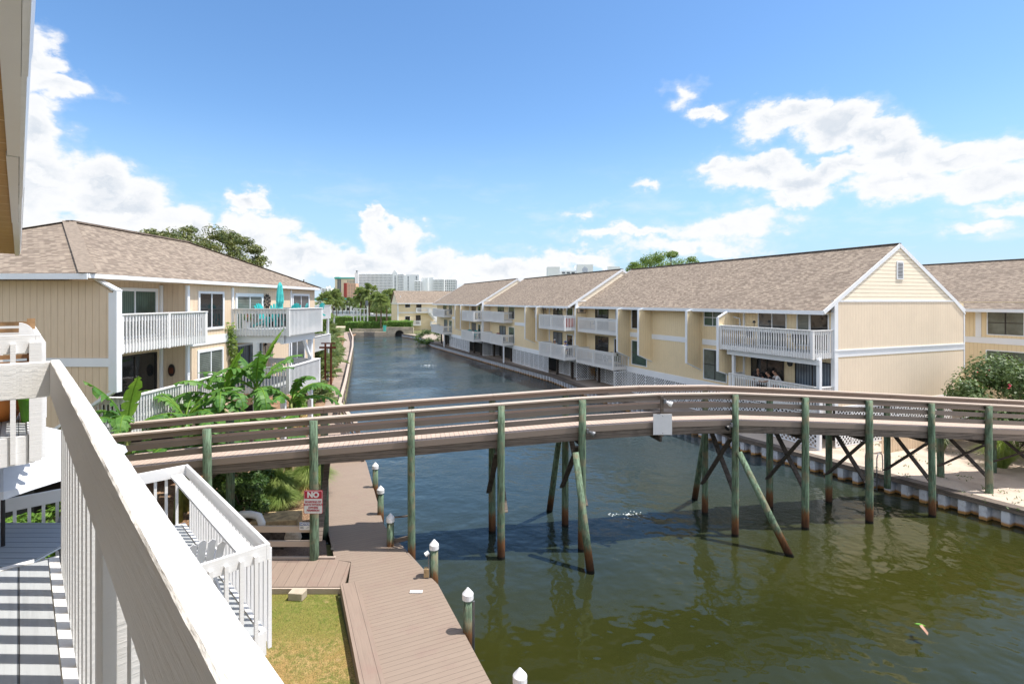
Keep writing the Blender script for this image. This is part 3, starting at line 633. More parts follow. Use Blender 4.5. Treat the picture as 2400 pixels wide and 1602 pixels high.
def swim_ladder():
    x, y = 15.55, 21.96; t = thing('swim_ladder', (x, y, 0), 'bent metal swim ladder hooked over the right seawall behind the bridge piles', 'ladder')
    d = Vector((-.51, .86)); n = Vector((-d.y, d.x)) * -1
    w = -Vector((d.y, -d.x))   # towards the canal
    w = Vector((-.86, -.51))
    for k in (-.22, .22):
        c = Vector((x, y)) + d * k; q = lambda u, z: (c.x + w.x * u, c.y + w.y * u, z)
        MB().tube([q(.3, -.9), q(.3, 1.35), q(.22, 1.5), q(.05, 1.55), q(-.15, 1.45), q(-.2, 1.2), q(-.2, .7)], .022, 8).build('side_rail', 'metal_grey', t, smooth=True)
    m = MB()
    for z in (-.3, 0.05, .38): m.bar((x - d.x * .22 + w.x * .3, y - d.y * .22 + w.y * .3, z), (x + d.x * .22 + w.x * .3, y + d.y * .22 + w.y * .3, z), .05, .03)
    m.build('rung', 'metal_grey', t)
swim_ladder()
def foam():
    for (x, y, s, lab) in ((4.35, 19.2, 1, 'small white splash of bubbles on the water right of the middle piles'), (-10.4, 64, 1.4, 'faint white splash far out on the open canal')):
        t = MB(); r2 = random.Random(int(x * 10))
        for i in range(60):
            a = r2.random() * 6.28; d = (r2.random() ** 1.5) * .5 * s; c = Vector((x + math.cos(a) * d * 1.6, y + math.sin(a) * d * .7, .004)); k = r2.uniform(.008, .03) * s
            t.lathe(c, [(k, 0), (k * .7, k * .4), (0.001, k * .55)], 6)
        tag(t.build('splash', 'water_foam'), lab, 'splash')
foam()

# ---------------- buildings ----------------
def window(F, b, t, s0, s1, z0, z1, pane='glass_dark', frame='trim_white', mull='v', name='window', fw=.055, bars='frame_bronze'):
    """window on the plane t, outside is -t; frame is the part, pane its child"""
    m = MB(F); a, c = t - .045, t + .02
    m.box(a, c, s0 - fw, s0, z0 - fw, z1 + fw); m.box(a, c, s1, s1 + fw, z0 - fw, z1 + fw); m.box(a, c, s0, s1, z1, z1 + fw); m.box(a, c, s0, s1, z0 - fw, z0)
    f = m.build(name, frame, b)
    MB(F).box(t - .012, t + .01, s0, s1, z0, z1).build('pane', pane, f)
    m = MB(F); n = 0
    if 'v' in mull: m.box(t - .035, t - .012, (s0 + s1) / 2 - .025, (s0 + s1) / 2 + .025, z0, z1); n = 1
    if 'h' in mull:
        zm = (z0 + z1) / 2
        for q0, q1 in (((s0, (s0 + s1) / 2 - .026), ((s0 + s1) / 2 + .026, s1)) if n else ((s0, s1),)): m.box(t - .033, t - .012, q0, q1, zm - .022, zm + .022)
        n = 1
    if n: m.build('glazing_bar', bars, f)
    return f
def wing(F, b, s, t0, t_in, zo_top, zi_top, zo_bot, zi_bot, wallm='siding_yellow', th=.10, tk=.55):
    """wing wall standing out from the facade: t_in at the wall, t0 its outer edge; corners cut top and bottom"""
    tm = t0 + (t_in - t0) * tk
    P = [F.P(t0, s, zo_bot), F.P(t0, s, zo_top), F.P(tm, s, zi_top), F.P(t_in, s, zi_top), F.P(t_in, s, zi_bot)]
    d = F.P(0, th, 0) - F.P(0, 0, 0); w = MB().slab(P, d).build('wing_wall', wallm, b)
    m = MB(); k = .03
    e = F.P(0, th / 2, 0) - F.P(0, 0, 0); W_ = th + .07
    def edge(p, q, wd):
        d2 = (q - p).normalized(); n = F.P(-1, 0, 0) - F.P(0, 0, 0)
        m.bar(p + e, q + e, W_, wd, F.P(0, 1, 0) - F.P(0, 0, 0) if False else Vector((0, 0, 1)) if abs(d2.z) < .9 else n)
    edge(F.P(t0 - .02, s, zo_bot - .03), F.P(t0 - .02, s, zo_top + .03), .05)
    edge(F.P(t0 + .03, s, zo_top + .03), F.P(tm, s, zi_top + .03), .05); edge(F.P(t0 + .03, s, zo_bot - .03), F.P(t_in, s, zi_bot - .03), .05)
    m.build('trim', 'trim_white', w)
    return w
def balusters(F, m, t0, s0, t1, s1, z0, z1, step=.148, w=.045):
    a = Vector((t0, s0)); c = Vector((t1, s1)); L = (c - a).length; n = max(1, int(L / step)); d = (c - a) / L
    for i in range(n):
        p = a + d * L * (i + .5) / n; m.box(p.x - w / 2, p.x + w / 2, p.y - w / 2, p.y + w / 2, z0, z1)
def balcony(F, b, t0, t1, s0, s1, top, bot, deckm='deck_grey', railm='rail_white', sides=(1, 1), posts=(), soffit='siding_beige', step=.148, mid=True, name='balcony'):
    """deck + rim as the part; railing (balusters outside the rim, cap on top) as its child. t0 outer edge, t1 wall"""
    deck = bot + .30
    m = MB(F); m.box(t0 + .10, t1, s0 + .10, s1 - .10, deck - .09, deck); p = m.build(name, deckm, b, hdir=tuple(F.a))
    m = MB(F); m.box(t0 + .05, t0 + .099, s0 + .05, s1 - .05, bot + .02, deck - .02)
    for s, on in ((s0 + .05, sides[0]), (s1 - .099, sides[1])):
        if on: m.box(t0 + .10, t1, s, s + .049, bot + .02, deck - .02)
    m.box(t0 + .1, t1, s0 + .1, s1 - .1, bot + .04, bot + .06); m.build('rim', 'rail_white', p)
    m = MB(F)
    m.box(t0 + .05, t0 + .10, s0 + .05, s1 - .05, top - .22, top - .02); m.box(t0 - .03, t0 + .13, s0 - .03, s1 + .03, top - .02, top + .02)
    balusters(F, m, t0 + .024, s0 + .05, t0 + .024, s1 - .05, bot, top - .05, step)
    for s, on, sg in ((s0, sides[0], 1), (s1, sides[1], -1)):
        if on:
            m.box(t0 + .10, t1, s + sg * .05, s + sg * .10, top - .22, top - .02) if sg > 0 else m.box(t0 + .10, t1, s - .10, s - .05, top - .22, top - .02)
            m.box(t0 + .131, t1, s - .03 if sg > 0 else s - .13, s + .13 if sg > 0 else s + .03, top - .021, top + .018)
            balusters(F, m, t0 + .05, s + sg * .024, t1 - .02, s + sg * .024, bot, top - .05, step)
    cs = [(t0 + .04, s0 + .04), (t0 + .04, s1 - .04)] + ([(t0 + .03, (s0 + s1) / 2)] if mid else [])
    for (t, s) in cs: m.box(t - .055, t + .055, s - .055, s + .055, bot - .01, top - .021)
    m.build('railing', railm, p)
    return p
def post(F, b, t, s, z0, z1, w=.13, mat='trim_white', name='post'):
    return MB(F).box(t - w / 2, t + w / 2, s - w / 2, s + w / 2, z0, z1).build(name, mat, b)
def lattice(F, b, t, s0, s1, z0, z1, step=.235, along='s', name='lattice_skirt', panel=1.2):
    """diamond lattice of crossed laths in a white frame, clipped to the panel"""
    m = MB(F); H = z1 - z0; L = s1 - s0
    def bar(a0, h0, a1, h1, off):
        if along == 's': m.bar(F.P(t + off, a0, h0), F.P(t + off, a1, h1), .012, .045, Vector((0, 0, 1)))
        else: m.bar(F.P(a0, t + off, h0), F.P(a1, t + off, h1), .012, .045, Vector((0, 0, 1)))
    n = int((L + H) / step) + 1
    for i in range(n):
        c = s0 - H + i * step
        # rising: s = c + (z - z0)
        za, zb = max(z0, z0 + s0 - c), min(z1, z0 + s1 - c)
        if zb - za > .03: bar(c + za - z0, za, c + zb - z0, zb, 0)
        c2 = s0 + i * step
        za, zb = max(z0, z0 + c2 - s1), min(z1, z0 + c2 - s0)
        if zb - za > .03: bar(c2 - (za - z0), za, c2 - (zb - z0), zb, .014)
    k = max(1, round(L / panel))
    for i in range(k + 1):
        a = s0 + L * i / k
        if along == 's': m.box(t - .03, t - .008, a - .035, a + .035, z0, z1)
        else: m.box(a - .035, a + .035, t - .03, t - .008, z0, z1)
    for z in (z0, z1 - .07):
        if along == 's': m.box(t - .034, t - .03, s0, s1, z, z + .07)
        else: m.box(s0, s1, t - .034, t - .03, z, z + .07)
    return m.build(name, 'trim_white', b)
EAVE, PITCH = 7.52, .60
def gable_roof(F, b, tE0, tE1, s0, s1, zE, pitch, th=.12, mat='roof_shingles', rake=True):
    tm = (tE0 + tE1) / 2; zr = zE + (tm - tE0) * pitch
    n = Vector((0, 0, -th))
    r = MB().slab([F.P(tE0, s0, zE), F.P(tm, s0, zr), F.P(tm, s1, zr), F.P(tE0, s1, zE)], n).build('roof', mat, b)
    r2 = MB().slab([F.P(tE1, s0, zE), F.P(tm, s0, zr), F.P(tm, s1, zr), F.P(tE1, s1, zE)], n).build('roof', mat, b)
    MB(F).bar(F.P(tm, s0, zr + .02), F.P(tm, s1, zr + .02), .26, .04).build('ridge', 'ridge_cap', r)
    m = MB(F); m.box(tE0 - .03, tE0, s0, s1, zE - .20, zE - .005); m.box(tE1, tE1 + .03, s0, s1, zE - .20, zE - .005); m.build('fascia', 'trim_white', b)
    if rake:
        for s in (s0 - .012, s1 + .02):
            for te in (tE0, tE1): MB().bar(F.P(te, s, zE - .09), F.P(tm, s, zr - .09), .035, .20).build('rake_board', 'trim_white', b)
    return zr
def row_building(F, name, label, s0, s1, t0, front_z, units, lat=(), group='two storey yellow rows along the canal', gable='siding_cream', depth=10.9, detail=True):
    """gabled two-storey row: body from t0 to t0+depth, s0 (near gable) to s1"""
    b = thing(name, F.P(t0, s0, .7), label, 'building', group)
    T1 = t0 + depth; tE0, tE1 = t0 - .8, T1 + .06; tm = (tE0 + tE1) / 2; zr = EAVE + (tm - tE0) * PITCH
    zw = EAVE + .8 * PITCH - .13
    MB(F).box(t0, T1, s0, s1, 2.75, zw).build('wall', 'siding_yellow', b)
    # near gable: two storeys of vertical boards, a white band, clapboard triangle on top
    m = MB(F); m.box(t0 + .0, T1 - 1.0, s0 - .03, s0 - .002, 5.56, 7.99); m.slab([F.P(T1 - 1.0, s0 - .03, 5.56), F.P(T1 + .02, s0 - .03, 5.56), F.P(T1 + .02, s0 - .03, 7.22), F.P(T1 - 1.0, s0 - .03, 7.94)], F.P(0, .028, 0) - F.P(0, 0, 0))
    m.box(t0, T1 - 1.0, s0 - .03, s0 - .002, 2.7, 5.13); m.slab([F.P(T1 - 1.0, s0 - .03, 3.4), F.P(T1 + .02, s0 - .03, 4.1), F.P(T1 + .02, s0 - .03, 5.13), F.P(T1 - 1.0, s0 - .03, 5.13)], F.P(0, .028, 0) - F.P(0, 0, 0))
    g = m.build('gable_wall', gable, b)
    m = MB(F); m.box(t0, T1 + .02, s0 - .045, s0 - .004, 5.20, 5.5); m.box(t0, T1 + .02, s0 - .075, s0 - .004, 5.5, 5.56); m.box(t0, T1 - 1.0, s0 - .055, s0 - .004, 7.95, 8.03)
    m.box(t0, T1 - 1.0, s0 - .05, s0 - .004, 2.62, 2.74); m.box(T1 - .04, T1 + .05, s0 - .055, s0 + .02, 4.1, 7.22)
    m.bar(F.P(T1 - 1.0, s0 - .05, 8.0), F.P(T1 + .06, s0 - .05, 7.26), .05, .10); m.build('gable_trim', 'trim_white', g)
    tri = [F.P(t0 - .02, s0 - .02, 8.03), F.P(T1 - .82, s0 - .02, 8.03), F.P(tm, s0 - .02, zr - .12)]
    for sgn, ss in ((1, s0 - .02), (0, s1)):
        tr = [F.P(tE0 + .5, ss, EAVE + .3 - .13), F.P(tm, ss, zr - .13), F.P(tE1 - .5, ss, EAVE + .3 - .13)]
        if sgn: tr = tri
        MB().slab(tr, F.P(0, .018, 0) - F.P(0, 0, 0)).build('gable_top', 'siding_lap', b)
    m = MB(F); m.box(tm - .27, tm + .27, s0 - .06, s0 - .022, 9.15, 10.1); v = m.build('gable_vent', 'trim_white', b)
    m = MB(F)
    for i in range(11): m.slab([F.P(tm - .2, s0 - .065, 9.23 + i * .075), F.P(tm + .2, s0 - .065, 9.23 + i * .075), F.P(tm + .2, s0 - .065, 9.27 + i * .075), F.P(tm - .2, s0 - .065, 9.27 + i * .075)], F.P(0, .003, 0) - F.P(0, 0, 0))
    m.build('louvre', 'frame_bronze', v)
    MB(F).box(t0 - .04, t0 + .22, s0 - .06, s0 + .14, 2.6, 8.0).build('corner_board', 'trim_white', b)
    gable_roof(F, b, tE0, tE1, s0 - .035, s1 + .02, EAVE, PITCH)
    m = MB(F); m.box(t0 - .8, t0 + .3, s0 + .02, s1, EAVE - .135, EAVE - .121); m.build('soffit', 'siding_yellow', b)
    m = MB(F); m.box(t0 - .035, t0 - .001, s0 + .15, s1, 2.36, 2.76); m.build('base_band', 'trim_white', b)
    for kind, a in units: kind(F, b, t0, *a)
    for (a, c, t) in lat: lattice(F, b, t0 + t, a, c, .72, 2.36)
    lattice(F, b, s0 - .0, t0 + .1, T1 - 1.2, .72, 2.6, along='t')
    MB(F).box(t0 + 1.2, T1 - .3, s0 + 1.0, s1 - .4, -.2, 2.7).build('crawl_shade', 'ink_black', b)  # black block standing for the shade under the floor
    s = s0 + 1
    while s < s1: MB(F).box(t0 + .1, t0 + .3, s - .1, s + .1, .2, 2.75).build('foundation_post', 'dark_timber', b); s += 3.0
    return b
def band(F, b, t0, s0, s1, z=5.15): MB(F).box(t0 - .03, t0 - .001, s0, s1, z, z + .36).build('band', 'trim_white', b)
def door(F, b, t0, s0, s1, z0, z1, pane='glass_dark', frame='frame_bronze'): window(F, b, t0, s0, s1, z0, z1, pane, frame, 'v', 'sliding_door', .05, frame)
def wn(F, b, t0, s0, s1, z0, z1, pane='glass_dark', mull='h', bars='frame_bronze'): window(F, b, t0, s0, s1, z0, z1, pane, 'trim_white', mull, bars=bars)
def fin(F, b, t0, s, out=1.2, ot=7.32, bot=3.98, bi=3.48): wing(F, b, s, t0 - out, t0, ot, 7.4, bot, bi)
def bal(F, b, t0, s0, s1, out, top, bot, sides=(1, 1), mid=True): balcony(F, b, t0 - out, t0, s0, s1, top, bot, sides=sides, mid=mid)
def pst(F, b, t0, t, s, z0, z1, w=.14, mat='trim_white'): post(F, b, t0 + t, s, z0, z1, w, mat)
def part(F, b, t0, s, out=0.0, z0=2.8, z1=7.4): post(F, b, t0 - .03, s, z0, z1, .10, 'trim_white', 'corner_trim')
def spout(F, b, t0, s, out=1.2):
    MB().tube([F.P(t0 - out + .45, s, EAVE - .2), F.P(t0 - out + .45, s, EAVE - .32), F.P(t0 - .12, s - .6, 6.95), F.P(t0 - .10, s - .62, 6.2)], .045, 8).build('downspout', 'trim_white', b)
RF = Fr((15.98, 25.4), 22.4)
def right_side():
    U = [(band, (6.2, 9.0)), (band, (9.3, 14.3)), (band, (14.6, 17.0)),
         (wn, (7.35, 8.8, 6.42, 7.45, 'glass_green', 'vh', 'trim_white')), (wn, (6.95, 8.85, 2.95, 4.85, 'glass_blinds', 'vh')),
         (wn, (15.5, 16.74, 5.85, 7.40)), (wn, (14.9, 16.74, 3.0, 4.85, 'glass_green')),
         (fin, (9.1,)), (fin, (14.25,)), (fin, (17.0,)), (wing, ()),
         (bal, (.02, 6.0, 1.49, 6.55, 5.15, (1, 1), False)), (bal, (.02, 5.7, 1.07, 3.75, 2.42)),
         (door, (2.72, 4.5, 5.5, 7.33, 'glass_grey', 'trim_white')), (wn, (1.35, 2.0, 5.7, 7.3, 'glass_blinds', '')), (wn, (.3, 1.25, 5.5, 7.3, 'glass_dark', '')),
         (door, (2.9, 5.0, 2.75, 4.8, 'glass_dark')), (door, (.2, 2.1, 2.75, 4.85, 'glass_curtain')), (part, (5.55,)), (pst, (-1.0, .05, .7, 5.2, .17)), (pst, (-1.0, 5.4, 2.4, 5.2, .15)),
         (bal, (17.25, 23.4, 1.15, 6.52, 5.2, (1, 0))), (bal, (17.45, 23.4, 1.35, 3.80, 2.42, (1, 1))),
         (door, (20.2, 22.2, 5.5, 7.3)), (door, (20.2, 22.2, 2.75, 4.85)), (wn, (18.0, 19.0, 5.6, 7.25, 'glass_dark', '')), (wn, (18.3, 19.2, 2.9, 4.8, 'glass_dark', '')), (part, (17.2,)),
         (spout, (6.4,))]
    U = [u for u in U if u[0] is not wing]
    b1 = row_building(RF, 'row_building', 'near yellow two storey row with cream clapboard gable and the big railed corner balcony', 0, 23.9, 0, 0, U, lat=[(5.9, 17.3, -.01), (17.6, 22.9, .6)])
    wing(RF, b1, 6.02, -1.55, 0, 7.0, 7.4, 3.85, 3.4)
    wing(RF, b1, 23.75, -1.2, 0, 7.32, 7.4, 3.98, 3.48)
    lattice(RF, b1, 17.35, -1.3, 0, .72, 2.36, along='t')
    MB(RF).box(-1.18, -1.05, -.1, 5.75, 4.86, 5.14).build('beam', 'trim_white', b1)
    lattice(RF, b1, -.9, .1, 5.6, .72, 2.36)
    def U2(d):   # d: s of the near gable
        return [(band, (d + 6.1, d + 8.6)), (band, (d + 8.9, d + 14.5)), (wn, (d + 6.3, d + 7.3, 5.85, 7.45)), (wn, (d + 6.3, d + 7.3, 2.95, 4.85, 'glass_green')),
                (wn, (d + 14.6, d + 16.3, 5.88, 7.45)), (wn, (d + 14.6, d + 16.3, 2.98, 4.84, 'glass_green')), (fin, (d + 5.9,)), (fin, (d + 8.7,)),
                (bal, (d - .1, d + 5.3, 1.2, 6.65, 5.26, (1, 1))), (bal, (d - .4, d + 4.9, 1.4, 3.95, 2.62, (1, 1))),
                (door, (d + 2.6, d + 4.4, 5.55, 7.33)), (door, (d + 2.6, d + 4.4, 2.8, 4.9, 'glass_curtain')), (wn, (d + .5, d + 1.6, 5.6, 7.3, 'glass_dark', '')), (wn, (d + .5, d + 1.6, 2.9, 4.8, 'glass_dark', '')),
                (part, (d + 5.3,)), (bal, (d + 14.55 + .6, d + 22.6, 1.2, 6.66, 5.38, (1, 1))), (bal, (d + 14.2 + .6, d + 22.4, 1.5, 3.98, 2.72, (1, 1))),
                (door, (d + 18, d + 20, 5.5, 7.3)), (door, (d + 17.4, d + 19.4, 2.8, 4.85, 'glass_curtain')), (pst, (-1.25, d + 14.9, .7, 3.0)), (spout, (d + 9.2,))]
    b2 = row_building(RF, 'row_building', 'middle yellow two storey row, red towel and two seated people on its near balconies', 23.92, 47.0, -1.1, 0, U2(23.92), lat=[(29.5, 39.0, -.01), (25.4, 29.3, .9)])
    b3 = row_building(RF, 'row_building', 'far yellow two storey row nearest to the end of the canal', 47.02, 71.5, -2.2, 0, U2(47.02), lat=[(52.5, 63.0, -.01)])
    # L-wing across the end
    F4 = Fr((-28.1, 126), 22.4)
    b = thing('end_building', F4.P(0, 0, .7), 'small far yellow two storey house with outside stairs across the canal end', 'building')
    MB(F4).box(0, 17.5, 0, 9.6, .7, 7.4).build('wall', 'siding_yellow', b)
    z0, zr = 7.45, 10.6
    MB().slab([F4.P(0, 0, 7.4), F4.P(0, 9.6, 7.4), F4.P(0, 4.8, zr - .1)], F4.P(.02, 0, 0) - F4.P(0, 0, 0)).build('gable_top', 'siding_lap', b)
    r = MB(); r.slab([F4.P(-.3, -.5, z0), F4.P(18, -.5, z0), F4.P(18, 4.8, zr), F4.P(-.3, 4.8, zr)], (0, 0, -.12)); r.build('roof', 'roof_shingles', b)
    r = MB(); r.slab([F4.P(-.3, 10.1, z0), F4.P(18, 10.1, z0), F4.P(18, 4.8, zr), F4.P(-.3, 4.8, zr)], (0, 0, -.12)); r.build('roof', 'roof_shingles', b)
    MB(F4).box(-.3, 17.5, -.54, -.5, z0 - .2, z0).box(-.35, -.3, -.5, 10, z0 - .2, z0 - .02).build('fascia', 'trim_white', b)
    Q = Fr((-28.1, 126), 22.4 + 90); Q.a = F4.b; Q.b = F4.a    # facade plane runs along t of F4, outside is -s
    for (a, c, z1, z2) in ((1.8, 3.0, 6.4, 7.2), (1.8, 3.0, 3.2, 4.2)): window(Q, b, 0, a, c, z1, z2, 'glass_dark', 'trim_white', 'v')
    MB(Q).box(-.03, -.001, 0, 8, 5.0, 5.25).build('band', 'trim_white', b); MB(Q).box(-.06, .1, -.1, .18, .7, 7.4).build('corner_board', 'trim_white', b)
    door(Q, b, 0, 4.5, 5.6, 2.3, 4.4); door(Q, b, 0, 4.6, 5.8, 5.4, 7.1)
    balcony(Q, b, -1.3, 0, 4.4, 7.4, 6.3, 5.0, mid=False); balcony(Q, b, -1.5, 0, 2.9, 5.4, 3.1, 1.9, mid=False); balcony(Q, b, -1.6, 0, 7.5, 9.6, 6.3, 5.0, mid=False); balcony(Q, b, -1.9, 0, 8.0, 10.4, 2.9, 1.6, mid=False)
    m = MB(); m.bar(Q.P(-1.0, 7.5, 5.2), Q.P(-1.0, 10.3, 2.2), .08, .8); m.bar(Q.P(-1.5, 7.5, 5.7), Q.P(-1.5, 10.3, 2.9), .06, .9); m.build('stair', 'rail_white', b)
    for i, tt in enumerate((1.0, 4.0, 7.0)): MB().tube([F4.P(tt, 2.0 + i * .6, 8.4), F4.P(tt, 2.0 + i * .6, 9.3)], .07, 8).build('roof_vent', 'trim_white', b)
    # row behind, right edge
    b = thing('row_building', RF.P(16, -3, .7), 'yellow row behind at the right edge, double windows beside the oleander', 'building', 'two storey yellow rows along the canal')
    MB(RF).box(16, 28.0, -16, 16, .7, 7.95).build('wall', 'siding_yellow', b)
    gable_roof(RF, b, 15.2, 28.8, -16, 16, 7.50, .50)
    for a, c, z1, z2, pn in ((-.55, 1.2, 5.9, 7.36, 'glass_blinds'), (-.9, 1.25, 3.1, 4.85, 'glass_green'), (-6, -4, 5.9, 7.36, 'glass_blinds')): window(RF, b, 16, a, c, z1, z2, pn, 'trim_white', 'vh')
    MB(RF).box(15.96, 15.999, -16, 16, 5.3, 5.68).build('band', 'trim_white', b); MB(RF).box(15.97, 15.999, 1.55, 1.85, 5.69, 7.5).build('corner_board', 'trim_white', b)
    # picket skirt and stair rail by the near gable
    f = thing('picket_fence', RF.P(3, -1.5, .7), 'low cream picket fence in front of the big gable wall', 'fence')
    m = MB(RF)
    for i in range(62): m.box(1.2 + i * .13, 1.29 + i * .13, -1.52, -1.5, .7, 1.75)
    m.box(1.1, 9.3, -1.5, -1.46, 1.2, 1.3); m.build('pickets', 'siding_beige', f); MB(RF).box(1.0, 9.4, -1.56, -1.42, 1.76, 1.84).build('top_rail', 'trim_white', f)
    f = thing('stair_railing', RF.P(10.2, -.6, .7), 'white stair railing rising beside the oleander at the gable corner', 'railing')
    m = MB(RF); A, B_ = RF.P(9.95, -.9, 2.5), RF.P(10.9, .6, 4.1)
    m.bar(A, B_, .09, .14)
    for i in range(9): p = A.lerp(B_, i / 8); m.bar(p, p + Vector((0, 0, -1.1)), .045, .045, Vector((0, 1, 0)))
    m.bar(A - Vector((0, 0, 1.6)), A + Vector((0, 0, .05)), .1, .1, Vector((0, 1, 0))); m.bar(A, RF.P(11.5, -2.4, 2.4), .09, .14)
    for i in range(11): p = A.lerp(RF.P(11.5, -2.4, 2.4), i / 10); m.bar(p, p + Vector((0, 0, -1.2)), .045, .045, Vector((0, 1, 0)))
    m.build('rail', 'rail_white', f)
    post(RF, b1, -.2, 1.9, .6, 2.6, .0, 'trim_white') if False else None
right_side()

# left building, facade faces +X; frame: t runs to -X (into the building), s away from the camera
LF = FrM((-12.75, 15.8), -.9)
def left_side():
    F = LF; b = thing('hip_roof_building', (-12.75, 15.8, .7), 'beige two storey condominium with brown hip roof, teal furniture on its balcony', 'building')
    MB(F).box(.0, 10.2, 4.15, 16.6, 3.0, 8.75).build('wall', 'siding_beige', b)
    MB(F).box(.95, 10.2, .02, 4.148, 3.0, 8.75).build('wall', 'siding_beige', b)
    MB(F).box(2.6, 10.0, .6, 16.0, -.2, 3.0).build('crawl_shade', 'ink_black', b)  # solid black, the underfloor shade put in as a block
    # near end wall with band and cut lower corner
    O = F.P(0, 0, 0)
    e = F.P(0, -.1, 0) - O
    MB().slab([F.P(-.55, 0, 6.25), F.P(-.55, 0, 8.22), F.P(.1, 0, 8.62), F.P(11, 0, 8.62), F.P(11, 0, 6.25)], e).build('end_wall', 'siding_beige', b)
    MB().slab([F.P(-.55, 0, 5.28), F.P(-.55, 0, 5.98), F.P(11, 0, 5.98), F.P(11, 0, 3.4), F.P(1.6, 0, 3.9)], e).build('end_wall', 'siding_beige', b)
    m = MB(F); m.box(-.50, 11, -.13, -.02, 5.985, 6.245); m.box(-.66, -.55, -.13, .08, 5.2, 8.3); m.box(-.545, -.40, -.125, -.101, 5.25, 8.25)
    m.bar(F.P(-.66, -.02, 8.30), F.P(.15, -.02, 8.74), .26, .05); m.bar(F.P(-.55, -.05, 5.24), F.P(1.6, -.05, 3.87), .16, .08)
    m.build('end_trim', 'trim_white', b)
    MB().slab([F.P(.4, 1.2, 2.9), F.P(3.6, 1.2, 2.9), F.P(3.6, 1.2, 4.9), F.P(.4, 1.2, 4.9)], F.P(0, .03, 0) - O).build('void_panel', 'black_metal', b)  # black panel standing for the dark void below the end wall
    # roof: hip
    zE, p = 8.82, .45; w = 10.4; e0, e1 = -.25, 10.15; s0, s1 = -.7, 16.95; h = w / 2 * p; tm = (e0 + e1) / 2; a0, a1 = s0 + w / 2, s1 - w / 2
    A, B_, C, D = F.P(e0, s0, zE), F.P(e1, s0, zE), F.P(e1, s1, zE), F.P(e0, s1, zE); R0, R1 = F.P(tm, a0, zE + h), F.P(tm, a1, zE + h)
    d = Vector((0, 0, -.1))
    for pts in ([A, D, R1, R0], [B_, A, R0], [C, B_, R0, R1], [D, C, R1]): MB().slab(pts, d).build('roof', 'roof_shingles', b)
    for u, v in ((A, R0), (D, R1), (B_, R0), (C, R1)): MB().bar(u + Vector((0, 0, .012)), v + Vector((0, 0, .012)), .42, .014).build('hip_cap', 'hip_cap', b)
    MB().bar(R0 + Vector((0, 0, .02)), R1 + Vector((0, 0, .02)), .3, .07).build('ridge', 'ridge_cap', b)
    m = MB(F); m.box(e0 - .03, e0, s0, s1, zE - .14, zE - .01); m.box(e0, e1, s0 - .03, s0, zE - .18, zE - .01); m.box(e0, e1, s1, s1 + .03, zE - .14, zE - .01); m.build('fascia', 'trim_white', b)
    MB(F).box(e0 + .01, e1, s0 + .01, s1 - .01, zE - .15, zE - .11).build('soffit', 'siding_beige', b)
    # facade trims, windows, doors
    for t, s in ((.92, 4.05), (-.03, 4.2), (-.03, 7.3), (-.03, 13.2)): MB(F).box(t - .03, t + .06, s - .07, s + .07, 3.9, 8.6).build('corner_board', 'trim_white', b)
    m = MB(F); m.box(-.035, -.002, 4.3, 7.2, 6.2, 6.55); m.build('band', 'trim_white', b)
    window(F, b, .95, 1.65, 3.75, 6.75, 8.35, 'glass_green', 'trim_white', 'v', 'sliding_door', .12, 'trim_white')
    window(F, b, .95, 1.65, 3.75, 4.1, 6.0, 'glass_dark', 'frame_bronze', 'v', 'sliding_door', .06)
    window(F, b, 0, 4.95, 6.55, 6.9, 8.3, 'glass_dark', 'trim_white', 'v', 'window', .10, 'trim_white')
    window(F, b, 0, 4.9, 6.5, 4.3, 5.9, 'glass_blinds', 'trim_white', 'v', 'window', .10, 'trim_white')
    window(F, b, 0, 7.7, 9.9, 6.65, 8.2, 'glass_blinds', 'trim_white', 'v', 'french_door', .16, 'trim_white')
    window(F, b, 0, 13.5, 15.6, 6.65, 8.3, 'glass_grey', 'trim_white', 'v', 'sliding_door', .12, 'trim_white')
    window(F, b, 0, 7.6, 9.9, 4.1, 5.9, 'glass_curtain', 'trim_white', 'v', 'sliding_door', .08, 'frame_bronze')
    window(F, b, 0, 13.0, 15.0, 4.3, 5.9, 'glass_grey', 'trim_white', 'v', 'window', .08, 'trim_white')
    # balcony 1 (recessed), its lower twin, balcony 2 standing far out, its lower twin
    balcony(F, b, -.62, .95, .08, 4.45, 7.58, 6.36, sides=(0, 1), step=.13)
    balcony(F, b, -.62, .95, .3, 5.6, 4.95, 3.7, sides=(1, 1), step=.13)
    balcony(F, b, -2.62, 0, 7.25, 11.1, 7.64, 6.42, sides=(1, 1), mid=False, step=.14)
    balcony(F, b, -2.62, 0, 7.25, 10.8, 5.02, 3.82, sides=(1, 1), mid=False, step=.14)
    m = MB(F); m.box(-2.3, -2.15, 7.4, 10.9, 6.05, 6.40); m.box(-2.3, -.0, 7.45, 7.6, 6.10, 6.41); m.build('beam', 'trim_white', b)
    for t, s, z0, z1 in ((-2.2, 10.6, .7, 6.05), (-1.0, 7.5, .7, 6.1), (-2.2, 7.6, .7, 3.8)): post(F, b, t, s, z0, z1, .2)
    m = MB(F); m.bar(F.P(-2.2, 10.5, 5.2), F.P(-2.2, 9.8, 6.05), .12, .12); m.bar(F.P(-2.2, 10.5, 3.0), F.P(-2.2, 9.9, 3.8), .12, .12); m.build('bracket', 'trim_white', b)
    # ground skirt lattice
    # second building beyond
    G = FrM((-18.1, 34.5), 2.2); c = thing('hip_roof_building', (-18.6, 34.5, .7), 'next beige condominium, mostly hidden behind the teal furnished balcony', 'building')
    MB(G).box(0, 9, 0, 10.6, 3, 8.7).build('wall', 'siding_beige', c)
